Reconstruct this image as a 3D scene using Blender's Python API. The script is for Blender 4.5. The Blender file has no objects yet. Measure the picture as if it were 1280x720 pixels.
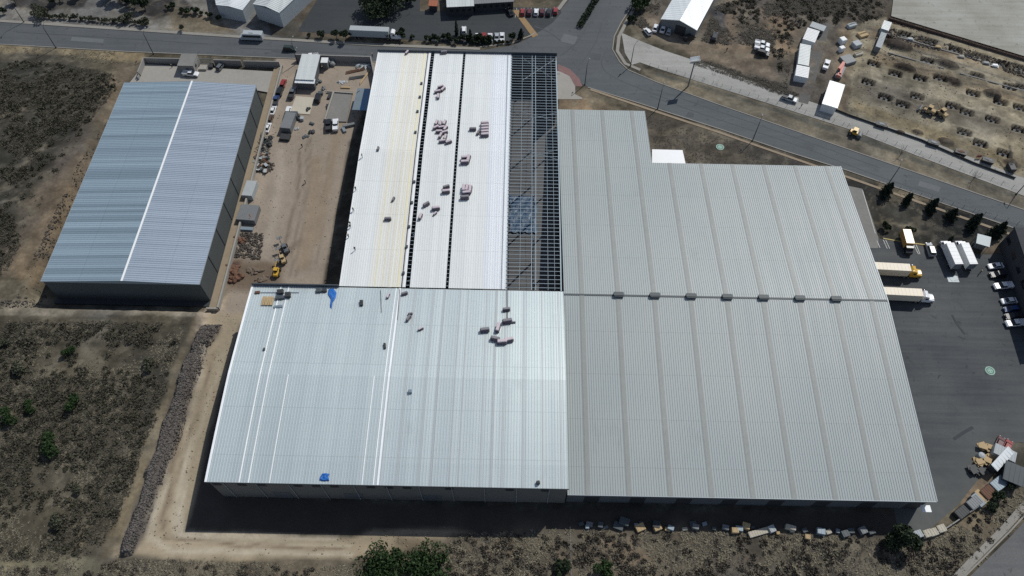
import bpy, math, random
import numpy as np
from mathutils import Vector, Matrix

random.seed(7); RNG = np.random.default_rng(7)
SC = bpy.context.scene; COL = SC.collection; R = math.radians

# ------------------------------------------------------------------ camera
CAM_H, PITCH, ROLL, LENS = 180.0, 57.7, 1.1, 26.2
def basis():
    p, r = R(PITCH), R(ROLL)
    fw = np.array([0, math.cos(p), -math.sin(p)]); up = np.array([0, math.sin(p), math.cos(p)]); rt = np.array([1.0, 0, 0])
    return math.cos(r)*rt + math.sin(r)*up, -math.sin(r)*rt + math.cos(r)*up, fw
CR, CU, CF = basis()
FPX = LENS / 36 * 1280
cd = bpy.data.cameras.new('camera'); cam = bpy.data.objects.new('camera', cd); COL.objects.link(cam)
cd.lens = LENS; cd.sensor_width = 36; cd.clip_end = 8000; cd.clip_start = 1
cam.matrix_world = Matrix(((CR[0], CU[0], -CF[0], 0), (CR[1], CU[1], -CF[1], 0), (CR[2], CU[2], -CF[2], CAM_H), (0, 0, 0, 1)))
SC.camera = cam

# ------------------------------------------------------------------ sky, sun, exposure
SUN_DIR = Vector((0.55, 0.66, 1.0)).normalized()
EL = math.asin(SUN_DIR.z); AZ = math.atan2(SUN_DIR.x, SUN_DIR.y)
w = bpy.data.worlds.new('World'); SC.world = w; w.use_nodes = True
nt = w.node_tree; bg = nt.nodes['Background']
sky = nt.nodes.new('ShaderNodeTexSky'); sky.sky_type = 'NISHITA'; sky.sun_disc = False
sky.sun_elevation = EL; sky.sun_rotation = AZ; sky.altitude = 1900; sky.dust_density = 0.6
hs = nt.nodes.new('ShaderNodeHueSaturation'); hs.inputs['Saturation'].default_value = 0.72; nt.links.new(sky.outputs[0], hs.inputs['Color']); nt.links.new(hs.outputs[0], bg.inputs[0]); bg.inputs[1].default_value = 0.11
sl = bpy.data.lights.new('sun', 'SUN'); sl.energy = 3.22; sl.angle = R(0.5); sl.color = (1.0, 0.972, 0.905)
so = bpy.data.objects.new('sun', sl); COL.objects.link(so); so.rotation_euler = (-SUN_DIR).to_track_quat('-Z', 'Y').to_euler()
so.location = (60, 80, 260)
SC.view_settings.view_transform = 'Standard'; SC.view_settings.look = 'None'
SC.view_settings.exposure = 0.0; SC.view_settings.gamma = 1.0; SC.view_settings.use_curve_mapping = False
SC.render.engine = 'CYCLES'; SC.cycles.use_denoising = False; SC.cycles.max_bounces = 5
SC.cycles.sample_clamp_indirect = 4.0

# ------------------------------------------------------------------ helpers
def P(x, y, z=0.0):
    """the point of the place seen at photo position x, y, at height z"""
    d = CR*(x-640)/FPX + CU*(360-y)/FPX + CF
    t = (z-CAM_H)/d[2]
    return Vector((d[0]*t, d[1]*t, z))
def heading(a, b):
    p, q = P(*a), P(*b); return math.atan2(q.y-p.y, q.x-p.x)

class MB:
    def __init__(s): s.v = []; s.f = []; s.m = []
    def add(s, vs, fs, mi=0):
        o = len(s.v); s.v += [tuple(map(float, p)) for p in vs]; s.f += [tuple(i+o for i in f) for f in fs]; s.m += [mi]*len(fs)
    def box(s, c, size, rz=0, mi=0, top=1.0, topy=None, rx=0):
        hx, hy, hz = size[0]/2, size[1]/2, size[2]/2; ty = top if topy is None else topy
        M = Matrix.Translation(c) @ Matrix.Rotation(rz, 4, 'Z') @ Matrix.Rotation(rx, 4, 'X')
        vs = [M @ Vector(p) for p in ((-hx,-hy,-hz),(hx,-hy,-hz),(hx,hy,-hz),(-hx,hy,-hz),(-hx*top,-hy*ty,hz),(hx*top,-hy*ty,hz),(hx*top,hy*ty,hz),(-hx*top,hy*ty,hz))]
        s.add(vs, [(3,2,1,0),(4,5,6,7),(0,1,5,4),(1,2,6,5),(2,3,7,6),(3,0,4,7)], mi)
    def cbox(s, c, size, rz=0, ch=0.08, mi=0):
        """box with chamfered top and side edges"""
        hx, hy, hz = size[0]/2, size[1]/2, size[2]/2
        def ring(x, y, k): return [(-x+k,-y),(x-k,-y),(x,-y+k),(x,y-k),(x-k,y),(-x+k,y),(-x,y-k),(-x,-y+k)]
        M = Matrix.Translation(c) @ Matrix.Rotation(rz, 4, 'Z')
        lv = [(ring(hx,hy,ch), -hz), (ring(hx,hy,ch), hz-ch), (ring(hx-ch,hy-ch,ch*.6), hz)]
        vs = [M @ Vector((x,y,z)) for rg, z in lv for x, y in rg]
        fs = [tuple(range(7,-1,-1)), tuple(range(16,24))]
        for k in range(2):
            for i in range(8): j = (i+1)%8; fs.append((k*8+i, k*8+j, k*8+8+j, k*8+8+i))
        s.add(vs, fs, mi)
    def prism(s, pts, z0, z1, mi=0):
        n = len(pts); a = sum(pts[i][0]*pts[(i+1)%n][1]-pts[(i+1)%n][0]*pts[i][1] for i in range(n))
        if a < 0: pts = pts[::-1]
        s.add([(p[0],p[1],z0) for p in pts]+[(p[0],p[1],z1) for p in pts],
              [tuple(range(n-1,-1,-1)), tuple(range(n,2*n))]+[(i,(i+1)%n,n+(i+1)%n,n+i) for i in range(n)], mi)
    def side(s, prof, y0, y1, inset=0.0, mi=0, M=None):
        """side profile (x,z) extruded across y"""
        n = len(prof); a = sum(prof[i][0]*prof[(i+1)%n][1]-prof[(i+1)%n][0]*prof[i][1] for i in range(n))
        if a < 0: prof = prof[::-1]
        vs = [Vector((p[0],y0,p[1])) for p in prof]+[Vector((p[0],y1,p[1])) for p in prof]
        if M is not None: vs = [M @ v for v in vs]
        s.add(vs, [tuple(range(n)), tuple(range(2*n-1,n-1,-1))]+[(i,n+i,n+(i+1)%n,(i+1)%n) for i in range(n)], mi)
    def tube(s, a, b, r0, r1=None, n=6, mi=0, cap=True):
        a, b = Vector(a), Vector(b); r1 = r0 if r1 is None else r1; d = (b-a).normalized()
        u = d.orthogonal().normalized(); t = d.cross(u)
        ring = lambda c, r: [c+(u*math.cos(2*math.pi*i/n)+t*math.sin(2*math.pi*i/n))*r for i in range(n)]
        fs = [(i,(i+1)%n,n+(i+1)%n,n+i) for i in range(n)]
        if cap: fs += [tuple(range(n-1,-1,-1)), tuple(range(n,2*n))]
        s.add(ring(a,r0)+ring(b,r1), fs, mi)
    def blob(s, c, r, rz=0, jit=0.18, mi=0, rng=random):
        """uneven low dome or lump"""
        vs = []; c = Vector(c); n = 8
        for k, (h, q) in enumerate(((-.6,.75),(0,1.0),(.6,.78))):
            for i in range(n):
                a = 2*math.pi*(i+.5*(k%2))/n; j = 1+rng.uniform(-jit,jit)
                v = Vector((math.cos(a)*q*r[0]*j, math.sin(a)*q*r[1]*j, h*r[2]*(1+rng.uniform(-jit,jit)))); v.rotate(Matrix.Rotation(rz,3,'Z')); vs.append(c+v)
        vs += [c+Vector((0,0,-r[2]*.8)), c+Vector((0,0,r[2]*(1+rng.uniform(-jit,jit))))]
        fs = []
        for k in range(2):
            for i in range(n):
                j = (i+1)%n; fs.append((k*n+i,k*n+j,k*n+n+j,k*n+n+i))
        for i in range(n): fs += [((i+1)%n,i,3*n),(2*n+i,2*n+(i+1)%n,3*n+1)]
        s.add(vs, fs, mi)
    def mesh(s, name, mats, smooth=False):
        me = bpy.data.meshes.new(name); me.from_pydata(s.v, [], s.f)
        for m in (mats if isinstance(mats,(list,tuple)) else [mats]): me.materials.append(m)
        me.polygons.foreach_set('material_index', s.m)
        if smooth: me.polygons.foreach_set('use_smooth', [True]*len(s.f))
        me.update(); return me
    def build(s, name, mats, parent=None, smooth=False, loc=None, rz=0):
        return link(name, s.mesh(name, mats, smooth), parent, loc, rz)

def link(name, me, parent=None, loc=None, rz=0):
    o = bpy.data.objects.new(name, me); COL.objects.link(o)
    if parent is not None: o.parent = parent
    if loc is not None: o.location = loc
    if rz: o.rotation_euler = (0,0,rz)
    return o
def tag(o, label, cat, group=None, kind=None):
    o['label'] = label; o['category'] = cat
    if group: o['group'] = group
    if kind: o['kind'] = kind
    return o
def struct(o): o['kind'] = 'structure'; return o
def thing(name, label, cat, loc=(0,0,0), rz=0, group=None):
    o = bpy.data.objects.new(name, None); COL.objects.link(o); o.location = loc; o.rotation_euler = (0,0,rz); o.empty_display_size = 0.3
    return tag(o, label, cat, group)
ORD = ['first','second','third','fourth','fifth','sixth','seventh','eighth','ninth','tenth','eleventh','twelfth','thirteenth','fourteenth','fifteenth']

# ------------------------------------------------------------------ materials
def newmat(name):
    m = bpy.data.materials.new(name); m.use_nodes = True; return m, m.node_tree, m.node_tree.nodes['Principled BSDF']
def N(nt, t, **kw):
    n = nt.nodes.new(t)
    for k, v in kw.items(): setattr(n, k, v)
    return n
def mathn(nt, op, a, b=None):
    n = N(nt, 'ShaderNodeMath', operation=op)
    for i, x in enumerate((a, b)):
        if x is None: continue
        if isinstance(x, (int, float)): n.inputs[i].default_value = x
        else: nt.links.new(x, n.inputs[i])
    return n.outputs[0]
def mixc(nt, fac, a, b, mode='MIX'):
    n = N(nt, 'ShaderNodeMix', data_type='RGBA', blend_type=mode)
    for s, x in ((n.inputs[0], fac), (n.inputs[6], a), (n.inputs[7], b)):
        if isinstance(x, (int, float)): s.default_value = x
        elif isinstance(x, tuple): s.default_value = (*x[:3], 1)
        else: nt.links.new(x, s)
    return n.outputs[2]
def noise(nt, scale, detail=3, rough=.6, vec=None, dist=0):
    n = N(nt, 'ShaderNodeTexNoise'); n.inputs['Scale'].default_value = scale; n.inputs['Detail'].default_value = detail; n.inputs['Roughness'].default_value = rough
    n.inputs['Distortion'].default_value = dist
    if vec is not None: nt.links.new(vec, n.inputs['Vector'])
    return n.outputs[0]
def ramp(nt, fac, *stops):
    n = N(nt, 'ShaderNodeValToRGB'); el = n.color_ramp.elements
    while len(el) < len(stops): el.new(.5)
    for e, (p, c) in zip(el, stops): e.position = p; e.color = (*c, 1) if isinstance(c, tuple) else (c, c, c, 1)
    nt.links.new(fac, n.inputs[0]); return n.outputs[0]
def pos(nt, obj=False):
    if obj: return N(nt, 'ShaderNodeTexCoord').outputs['Object']
    return N(nt, 'ShaderNodeNewGeometry').outputs['Position']
def stretch(nt, v, sx, sy, sz=1, rz=0):
    n = N(nt, 'ShaderNodeMapping'); n.inputs['Scale'].default_value = (sx, sy, sz); n.inputs['Rotation'].default_value = (0,0,rz); nt.links.new(v, n.inputs[0]); return n.outputs[0]
def mat(name, col, rough=.7, metal=0.0, var=.15, scale=1.5, bump=0.0, spec=None, obj=False):
    """paint, plastic, concrete, soil: base colour with worn, dirty variation"""
    m, nt, b = newmat(name); v = pos(nt, obj)
    f = noise(nt, scale, 5, .65, v); f2 = noise(nt, scale*.13, 2, .5, v)
    k = mathn(nt, 'ADD', mathn(nt, 'MULTIPLY', mathn(nt, 'ADD', f, -.5), var*2.2), mathn(nt, 'ADD', mathn(nt, 'MULTIPLY', mathn(nt, 'ADD', f2, -.5), var*1.6), 1.0))
    n = N(nt, 'ShaderNodeVectorMath', operation='SCALE'); n.inputs[0].default_value = col; nt.links.new(k, n.inputs['Scale'])
    nt.links.new(n.outputs[0], b.inputs['Base Color']); b.inputs['Roughness'].default_value = rough; b.inputs['Metallic'].default_value = metal
    if spec is not None: b.inputs['Specular IOR Level'].default_value = spec
    if bump:
        bn = N(nt, 'ShaderNodeBump'); bn.inputs['Strength'].default_value = 1; bn.inputs['Distance'].default_value = bump; nt.links.new(f, bn.inputs['Height']); nt.links.new(bn.outputs[0], b.inputs['Normal'])
    return m
def island_mat(name, c0, c1, rough=.8, spec=.2, trans=0.0):
    """leaves, rocks, twigs: each piece its own tone between two colours"""
    m, nt, b = newmat(name); g = N(nt, 'ShaderNodeNewGeometry')
    big = noise(nt, .35, 3, .6, g.outputs['Position'])
    f = mathn(nt, 'ADD', mathn(nt, 'MULTIPLY', g.outputs['Random Per Island'], .6), mathn(nt, 'MULTIPLY', big, .45))
    nt.links.new(mixc(nt, f, c0, c1), b.inputs['Base Color']); b.inputs['Roughness'].default_value = rough; b.inputs['Specular IOR Level'].default_value = spec
    return m
def roof_mat(name, col, metal, rough, axis=0, panel=1.0, var=.06, dirt=.08, rvar=.08, tint=None):
    """ribbed metal sheet: every sheet a slightly different tone and gloss, faint streaks down the slope, lap lines"""
    m, nt, b = newmat(name); v = pos(nt); s = N(nt, 'ShaderNodeSeparateXYZ'); nt.links.new(v, s.inputs[0])
    a, c = s.outputs[axis], s.outputs[1-axis]
    idx = mathn(nt, 'FLOOR', mathn(nt, 'DIVIDE', a, panel))
    lap = mathn(nt, 'FLOOR', mathn(nt, 'DIVIDE', c, 11.7))
    cv = N(nt, 'ShaderNodeCombineXYZ'); nt.links.new(idx, cv.inputs[0])
    lw_ = N(nt, 'ShaderNodeTexWhiteNoise', noise_dimensions='1D'); nt.links.new(lap, lw_.inputs['W'])
    wn = N(nt, 'ShaderNodeTexWhiteNoise', noise_dimensions='2D'); nt.links.new(cv.outputs[0], wn.inputs['Vector'])
    st = noise(nt, 1, 4, .6, stretch(nt, v, *((1.6,.05) if axis == 0 else (.05,1.6))))
    cl = noise(nt, .035, 3, .55, v)
    k = mathn(nt, 'ADD', 1.0, mathn(nt, 'MULTIPLY', mathn(nt, 'ADD', wn.outputs[0], -.5), var*2))
    k = mathn(nt, 'ADD', k, mathn(nt, 'MULTIPLY', mathn(nt, 'ADD', st, -.5), dirt*2))
    k = mathn(nt, 'ADD', k, mathn(nt, 'MULTIPLY', mathn(nt, 'ADD', cl, -.5), dirt*2.5))
    k = mathn(nt, 'ADD', k, mathn(nt, 'MULTIPLY', mathn(nt, 'ADD', lw_.outputs[0], -.5), .02))
    fr = mathn(nt, 'FRACT', mathn(nt, 'DIVIDE', c, 11.7)); ln = mathn(nt, 'LESS_THAN', fr, .016); fr2 = mathn(nt, 'FRACT', mathn(nt, 'DIVIDE', c, 1.95)); l2 = mathn(nt, 'LESS_THAN', fr2, .09)
    k = mathn(nt, 'ADD', k, mathn(nt, 'ADD', mathn(nt, 'MULTIPLY', ln, -.10), mathn(nt, 'MULTIPLY', l2, -.028)))
    sp = ramp(nt, noise(nt, .16, 6, .7, stretch(nt, v, *((1.0,.35) if axis == 0 else (.35,1.0)))), (.60, 0.0), (.72, 1.0)); k = mathn(nt, 'ADD', k, mathn(nt, 'MULTIPLY', sp, -dirt*1.9))
    base = col if tint is None else mixc(nt, ramp(nt, cl, (.35, 0.0), (.65, 1.0)), col, tint)
    n = N(nt, 'ShaderNodeVectorMath', operation='SCALE'); nt.links.new(k, n.inputs['Scale'])
    if tint is None: n.inputs[0].default_value = col
    else: nt.links.new(base, n.inputs[0])
    nt.links.new(n.outputs[0], b.inputs['Base Color']); b.inputs['Metallic'].default_value = metal
    nt.links.new(mathn(nt, 'ADD', rough, mathn(nt, 'MULTIPLY', mathn(nt, 'ADD', wn.outputs[0], -.5), rvar*2)), b.inputs['Roughness'])
    return m
# ------------------------------------------------------------------ ground
def vnoise(x, y, s, seed):
    """smooth value noise on arrays"""
    g = np.random.default_rng(seed).random((256, 256)); X, Y = x/s+1000, y/s+1000
    i, j = np.floor(X).astype(int), np.floor(Y).astype(int); u, v = X-i, Y-j; u = u*u*(3-2*u); v = v*v*(3-2*v)
    a = lambda p, q: g[(i+p) % 256, (j+q) % 256]
    return (a(0,0)*(1-u)+a(1,0)*u)*(1-v)+(a(0,1)*(1-u)+a(1,1)*u)*v
def fbm(x, y, s, seed, n=4):
    r = 0; amp = .5
    for k in range(n): r = r+amp*vnoise(x, y, s/2**k, seed+k); amp *= .5
    return r/.9375 if n == 4 else r/(1-.5**n)
def sdist(x, y, poly):
    """signed distance to a polygon, positive inside"""
    px = np.array([p[0] for p in poly]); py = np.array([p[1] for p in poly]); n = len(px)
    d = np.full(x.shape, 1e9); ins = np.zeros(x.shape, bool)
    for i in range(n):
        j = (i+1) % n; ex, ey = px[j]-px[i], py[j]-py[i]; wx, wy = x-px[i], y-py[i]
        t = np.clip((wx*ex+wy*ey)/(ex*ex+ey*ey+1e-9), 0, 1); d = np.minimum(d, (wx-ex*t)**2+(wy-ey*t)**2)
        c = ((py[i] <= y) != (py[j] <= y)) & (wx < (y-py[i])/(ey if abs(ey) > 1e-9 else 1e-9)*ex); ins ^= c
    return np.sqrt(d)*np.where(ins, 1, -1)
def ldist(x, y, line):
    d = np.full(x.shape, 1e9)
    for (ax, ay), (bx, by) in zip(line[:-1], line[1:]):
        ex, ey = bx-ax, by-ay; t = np.clip(((x-ax)*ex+(y-ay)*ey)/(ex*ex+ey*ey), 0, 1); d = np.minimum(d, (x-ax-ex*t)**2+(y-ay-ey*t)**2)
    return np.sqrt(d)
def PL(pts, z=0): return [P(x, y, z).xy[:] for x, y in pts]
sm = lambda t: np.clip(t, 0, 1)**2*(3-2*np.clip(t, 0, 1))

FIELD = PL([(-160,383),(262,386),(282,412),(240,545),(222,668),(300,671),(440,674),(474,668),(484,800),(-260,800)], 0)
FIELD2 = PL([(-260,66),(60,70),(140,84),(150,104),(46,372),(56,381.5),(262,386),(245,440),(-260,440)], 2)
def terrain(x, y):
    n = (fbm(x, y, 9, 11)-.5)*2.2
    h1 = 3.2*sm((sdist(x, y, FIELD)+n*.5)/9.5)
    h2 = 3.6*sm((sdist(x, y, FIELD2)+n*.25)/2.2)*np.clip((212-y)/55, 0, 1)
    h = np.maximum(h1, h2)
    rough = np.clip(h/2.5, 0, 1)
    h = h+rough*(fbm(x, y, 5, 21)-.5)*.7
    so = sdist(x, y, SCRUB_S); h = h+sm(so/3)*((fbm(x, y, 8, 31)-.35)*1.1)
    ne = sdist(x, y, ROUGH_N); h = h+sm(ne/4)*((fbm(x, y, 10, 41)-.35)*1.0)
    st = sdist(x, y, SITE); h = h+sm(st/4)*((fbm(x, y, 12, 51)-.5)*.35)
    h = h+1.5*sm((sdist(x, y, ROCKP)+(fbm(x, y, 2.5, 15)-.5)*1.2)/.9)-.5*np.exp(-(ldist(x, y, DITCH)/1.0)**2)
    # terraces scraped into the tan cut
    cut = (h1 > .1) & (h1 < 3.0); h = h-np.where(cut, ((np.sin(h1*7.0)*.16+(fbm(x, y, 1.8, 17)-.5)*.35)), 0)
    # footing pits of the building site
    for (cx, cy, a, lx, ly) in PITS:
        m = (np.abs(x-cx) < 5) & (np.abs(y-cy) < 5)
        if m.any():
            u = np.abs((x[m]-cx)*math.cos(a)+(y[m]-cy)*math.sin(a))/lx*2; v = np.abs(-(x[m]-cx)*math.sin(a)+(y[m]-cy)*math.cos(a))/ly*2
            q = np.maximum(u, v); h[m] = h[m]-1.5*(q < 1)+.30*np.exp(-((q-1.45)/.35)**2)*(q >= 1)
    for (cx, cy, a, lx, ly, hh) in MOUNDS:
        u = ((x-cx)*math.cos(a)+(y-cy)*math.sin(a))/lx*2; v = (-(x-cx)*math.sin(a)+(y-cy)*math.cos(a))/ly*2
        h = h+hh*np.clip(1-(u*u+v*v), 0, 1)**.6*(.75+.5*fbm(x, y, 2, 77))
    return h
BERM = PL([(262,408),(245,440),(212,540),(172,660),(160,692)], 2.8); DITCH = PL([(250,408),(232,445),(198,540),(160,655),(151,695)], 2.8)
ROCKP = PL([(250,404),(274,400),(262,425),(256,432),(248,462),(233,500),(224,540),(206,592),(196,616),(181,662),(172,680),(167,694),(152,696),(155,676),(164,655),(176,628),(184,590),(196,566),(203,530),(220,490),(228,458),(238,438)], 2.6)
SCRUB_S = PL([(470,712),(520,692),(580,668),(700,661),(1000,667),(1145,675),(1262,615),(1300,600),(1290,640),(1190,735),(1190,800),(480,800)])
ROUGH_N = PL([(800,-60),(1130,-60),(1108,20),(1070,30),(1065,105),(1055,150),(975,120),(870,72),(830,50),(790,28)])
SITE = PL([(1066,30),(1108,22),(1118,24),(1420,105),(1420,290),(1270,232),(1060,146)])
SLABP = [(1117,-4),(1114,20),(1300,76),(1500,120),(1500,-60),(1160,-60)]
# footing pits: three long rows, then scattered ones, each with its row direction
SITE_A = heading((1090,60),(1280,113))
PITPX = [(1108,48),(1119,92),(1106,122),(1190,133),(1240,150),(1175,98),(1250,128),(1128,131),(1225,180),(1255,192),(1130,43),(1163,52),(1194,62),(1223,70),(1253,80),(1275,85),
         (1159,76),(1221,95),(1262,109),(1092,80),(1150,98),(1085,103),(1146,121),(1216,117),(1208,141),(1275,135),(1205,166),(1273,162),(1277,110)]
PITS = [(*P(x, y).xy, SITE_A, 4.3, 2.7) for x, y in PITPX]
MOUNDPX = [((1122,57),11,5.5,1.9),((1131,85),8,4,1.5),((1184,81),8.5,4,1.5),((1193,103),6,3.8,1.4),((1240,118),6.5,4.4,1.6),
           ((1182,178),5.5,3.6,1.3),((1147,166),4,2.6,1.0),((1125,166),3.5,2.2,.8),((1103,158),3.6,2.2,.8),((1265,205),6,3.5,1.2)]
MOUNDS = [(*P(x, y).xy, SITE_A, a, b, h) for (x, y), a, b, h in MOUNDPX]

def axis(lo, hi, step, dense=None, far=3500):
    a = [lo]
    while a[-1] < hi:
        s = step
        if dense and dense[0] < a[-1] < dense[1]: s = dense[2]
        a.append(a[-1]+s)
    out = []; s = step; q = a[-1]
    while q < far: s *= 1.35; q += s; out.append(q)
    pre = []; s = step; q = lo
    while q > -far: s *= 1.35; q -= s; pre.append(q)
    return np.array(pre[::-1]+a+out)
gx = axis(-205, 205, .85, (104, 195, .5)); gy = axis(28, 262, .75, (168, 245, .5))
X, Y = np.meshgrid(gx, gy); Z = terrain(X, Y)

TANP = PL([(262,392),(305,392),(305,440),(280,540),(245,640),(228,666),(440,672),(468,662),(560,657),(590,664),(500,690),(440,702),(150,702),(205,560),(250,440)])
GRADED = [TANP, PL([(345,73),(470,77),(462,120),(436,180),(404,356),(290,410),(282,388),(300,240),(340,110)]), PL([(300,405),(318,400),(290,600),(290,620),(712,640),(1180,640),(1150,674),(720,664),(470,660),(440,667),(236,661),(262,540)])]
C_SCRUB = (.068,.061,.046); C_TAN = (.30,.25,.178); C_YARD = (.275,.23,.183); C_PAD_SHADE = (.062,.055,.048); C_LIGHT = (.42,.37,.29)
C_SITE = (.205,.184,.138); C_ROUGH = (.09,.08,.069); C_BROWN = (.125,.108,.082); C_DARK = (.034,.030,.028); C_LAWN = (.033,.033,.030); C_GREY = (.17,.163,.15); C_BANK = (.10,.085,.066)
zones = [  # polygon, colour, edge softness (m), edge wander (m)
    (PL([(-300,-60),(420,-60),(420,20),(330,52),(-300,30)]), C_GREY, 1.5, 2),
    (PL([(-20,30),(40,28),(150,36),(330,46),(330,54),(-20,34)]), C_BANK, 1, 1.2),
    (PL([(40,-20),(110,-20),(110,8),(60,14),(10,10)]), (.05,.047,.045), 1, 2),  # shadow of things out of view, painted into the ground colour
    (PL([(130,-20),(215,-20),(240,8),(195,24),(150,8)]), (.045,.042,.041), .6, 1.5),  # second wedge of cast shadow put into the ground colour
    (PL([(205,4),(240,14),(280,30),(300,42),(215,38)]), C_BROWN, 1, 1),
    (FIELD2, (.043,.041,.033), 2, 2), (FIELD, C_SCRUB, 2, 2),
    (PL([(-100,54),(0,54),(180,66),(182,80),(60,66),(-100,64)]), (.19,.155,.10), .8, 1.2),
    (PL([(150,78),(182,80),(152,110),(100,250),(20,352),(-10,352),(30,280),(95,180)]), (.105,.088,.07), 3, 3),
    (PL([(145,110),(158,108),(58,352),(40,376),(22,340),(85,240)]), (.125,.10,.072), 1.5, 2),
    (PL([(-60,376),(50,386),(262,388),(252,402),(60,403),(-60,396)]), (.20,.18,.145), .8, 1.6),
    (PL([(252,406),(200,520),(150,660),(135,700),(120,720),(150,720),(175,640),(225,500),(262,408)]), (.16,.13,.088), 1, 1.5),
    (PL([(345,73),(470,77),(462,120),(436,180),(404,356),(250,420),(256,388),(300,240),(340,110)]), C_YARD, .6, .6),
    (PL([(292,318),(350,330),(352,362),(270,362)]), (.145,.11,.08), 2, 2),
    (PL([(283,328),(300,326),(296,352),(276,358)]), (.075,.045,.034), .8, .8),
    (PL([(262,392),(305,392),(305,440),(280,540),(245,640),(228,666),(440,672),(468,662),(560,657),(590,664),(500,690),(440,702),(150,702),(205,560),(250,440)],0), C_TAN, .8, .8),
    (PL([(232,545),(238,545),(227,650),(228,664),(330,668),(420,668),(420,673),(320,673),(215,671),(214,650)],1), C_LIGHT, .8, .6),
    (PL([(300,405),(318,400),(290,600),(290,620),(712,640),(1180,640),(1150,674),(720,664),(470,660),(440,667),(236,661),(262,540)]), C_PAD_SHADE, .8, .5),  # pad soil, darkened along the halls' cast shadow to deepen it
    (PL([(252,404),(274,402),(258,432),(222,540),(182,662),(168,694),(152,696),(160,662),(205,530),(236,440)],2.6), (.10,.088,.078), .5, .6),
    (SCRUB_S, C_BROWN, 1.5, 2),
    (PL([(800,84),(880,103),(960,130),(1060,161),(1150,195),(1270,241),(1300,255),(1300,272),(1042,180),(900,131),(820,102)]), (.16,.14,.105), .4, .6), (PL([(820,88),(880,106),(960,132),(1060,163),(1150,197),(1270,243),(1270,248),(1050,168),(900,117),(822,95)]), (.085,.083,.07), .4, .8),
    (PL([(560,672),(700,668),(860,676),(1000,700),(860,705),(640,712),(520,690)]), (.135,.105,.072), 5, 4),
    (PL([(-60,700),(130,702),(470,700),(470,740),(-60,800)]), (.10,.085,.064), 1.5, 1.5),
    (PL([(-60,700),(120,702),(150,720),(-60,760)]), (.125,.115,.078), 1.5, 1),
    (ROUGH_N, C_ROUGH, 1.5, 2.5),
    (PL([(800,12),(822,20),(826,40),(900,58),(960,60),(975,105),(865,70),(828,54),(800,40)]), (.15,.123,.095), 2, 2.5),
    (PL([(905,-20),(930,-20),(920,40),(908,62),(892,60)]), (.14,.112,.085), 2, 2), (PL([(955,10),(1000,-30),(992,30),(985,60),(952,58)]), (.15,.115,.085), 3, 3),
    (PL([(892,8),(908,10),(906,36),(888,34)]), (.065,.066,.072), 1, 1.5),
    (PL([(860,72),(1000,118),(990,124),(860,82)]), (.05,.045,.04), 1, 1),
    (PL([(1010,45),(1035,30),(1032,50),(1012,128),(1000,128)]), (.115,.105,.096), 1, 1),
    (PL([(1052,40),(1068,44),(1060,150),(1040,146)]), (.12,.1,.078), 1.5, 2), (PL([(1085,0),(1112,0),(1112,40),(1070,46),(1060,30)]), (.06,.053,.046), 2, 3),
    (PL([(1056,26),(1088,34),(1082,60),(1050,56)]), (.15,.12,.085), 1, 1.5),
    (SITE, C_SITE, 1, 1.5),
    (PL([(1068,125),(1290,205),(1290,222),(1068,140)]), (.19,.16,.105), 1.5, 1.5), (PL([(1090,35),(1290,90),(1290,102),(1085,46)]), (.19,.155,.108), 2, 2),
    (PL([(1085,60),(1290,122),(1290,134),(1085,78)]), (.175,.142,.098), 2.5, 2), (PL([(1070,95),(1290,160),(1290,180),(1070,120)]), (.135,.12,.095), 3, 3),
    (PL([(1112,22),(1290,72),(1290,78),(1108,26)]), (.07,.052,.042), .5, .8),
    (PL([(700,120),(735,110),(760,132),(905,178),(1060,222),(1060,236),(905,205),(800,205),(700,140)]), (.13,.108,.08), 1, 1),
    (PL([(806,140),(850,152),(960,186),(1062,222),(1050,236),(960,210),(812,210)]), (.07,.063,.054), 1, 1),
    (PL([(698,120),(738,124),(738,138),(698,138)]), (.19,.145,.1), .5, .5),
    (PL([(1052,222),(1110,234),(1290,285),(1290,320),(1215,308),(1090,300)]), C_LAWN, .5, .6),
    (PL([(1096,228),(1290,278),(1290,288),(1098,236)]), (.145,.118,.082), .8, .8),
    (PL([(1225,302),(1262,300),(1262,318),(1228,316)]), (.15,.115,.08), .6, .8),
    (PL([(335,30),(420,-30),(665,-30),(668,42),(640,54),(480,50),(340,44)]), (.10,.082,.06), .6, .6),
    (PL([(1205,560),(1250,548),(1262,590),(1215,640),(1196,630)]), (.125,.10,.078), 2, 2),
]
Cc = np.empty(X.shape+(3,)); Cc[:] = C_SCRUB
wx, wy = (fbm(X, Y, 6, 91)-.5)*2, (fbm(X, Y, 6, 95)-.5)*2
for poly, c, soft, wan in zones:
    k = sm(sdist(X+wx*wan, Y+wy*wan, poly)/soft*.5+.5)[..., None]; Cc = Cc*(1-k)+np.array(c)*k
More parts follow.
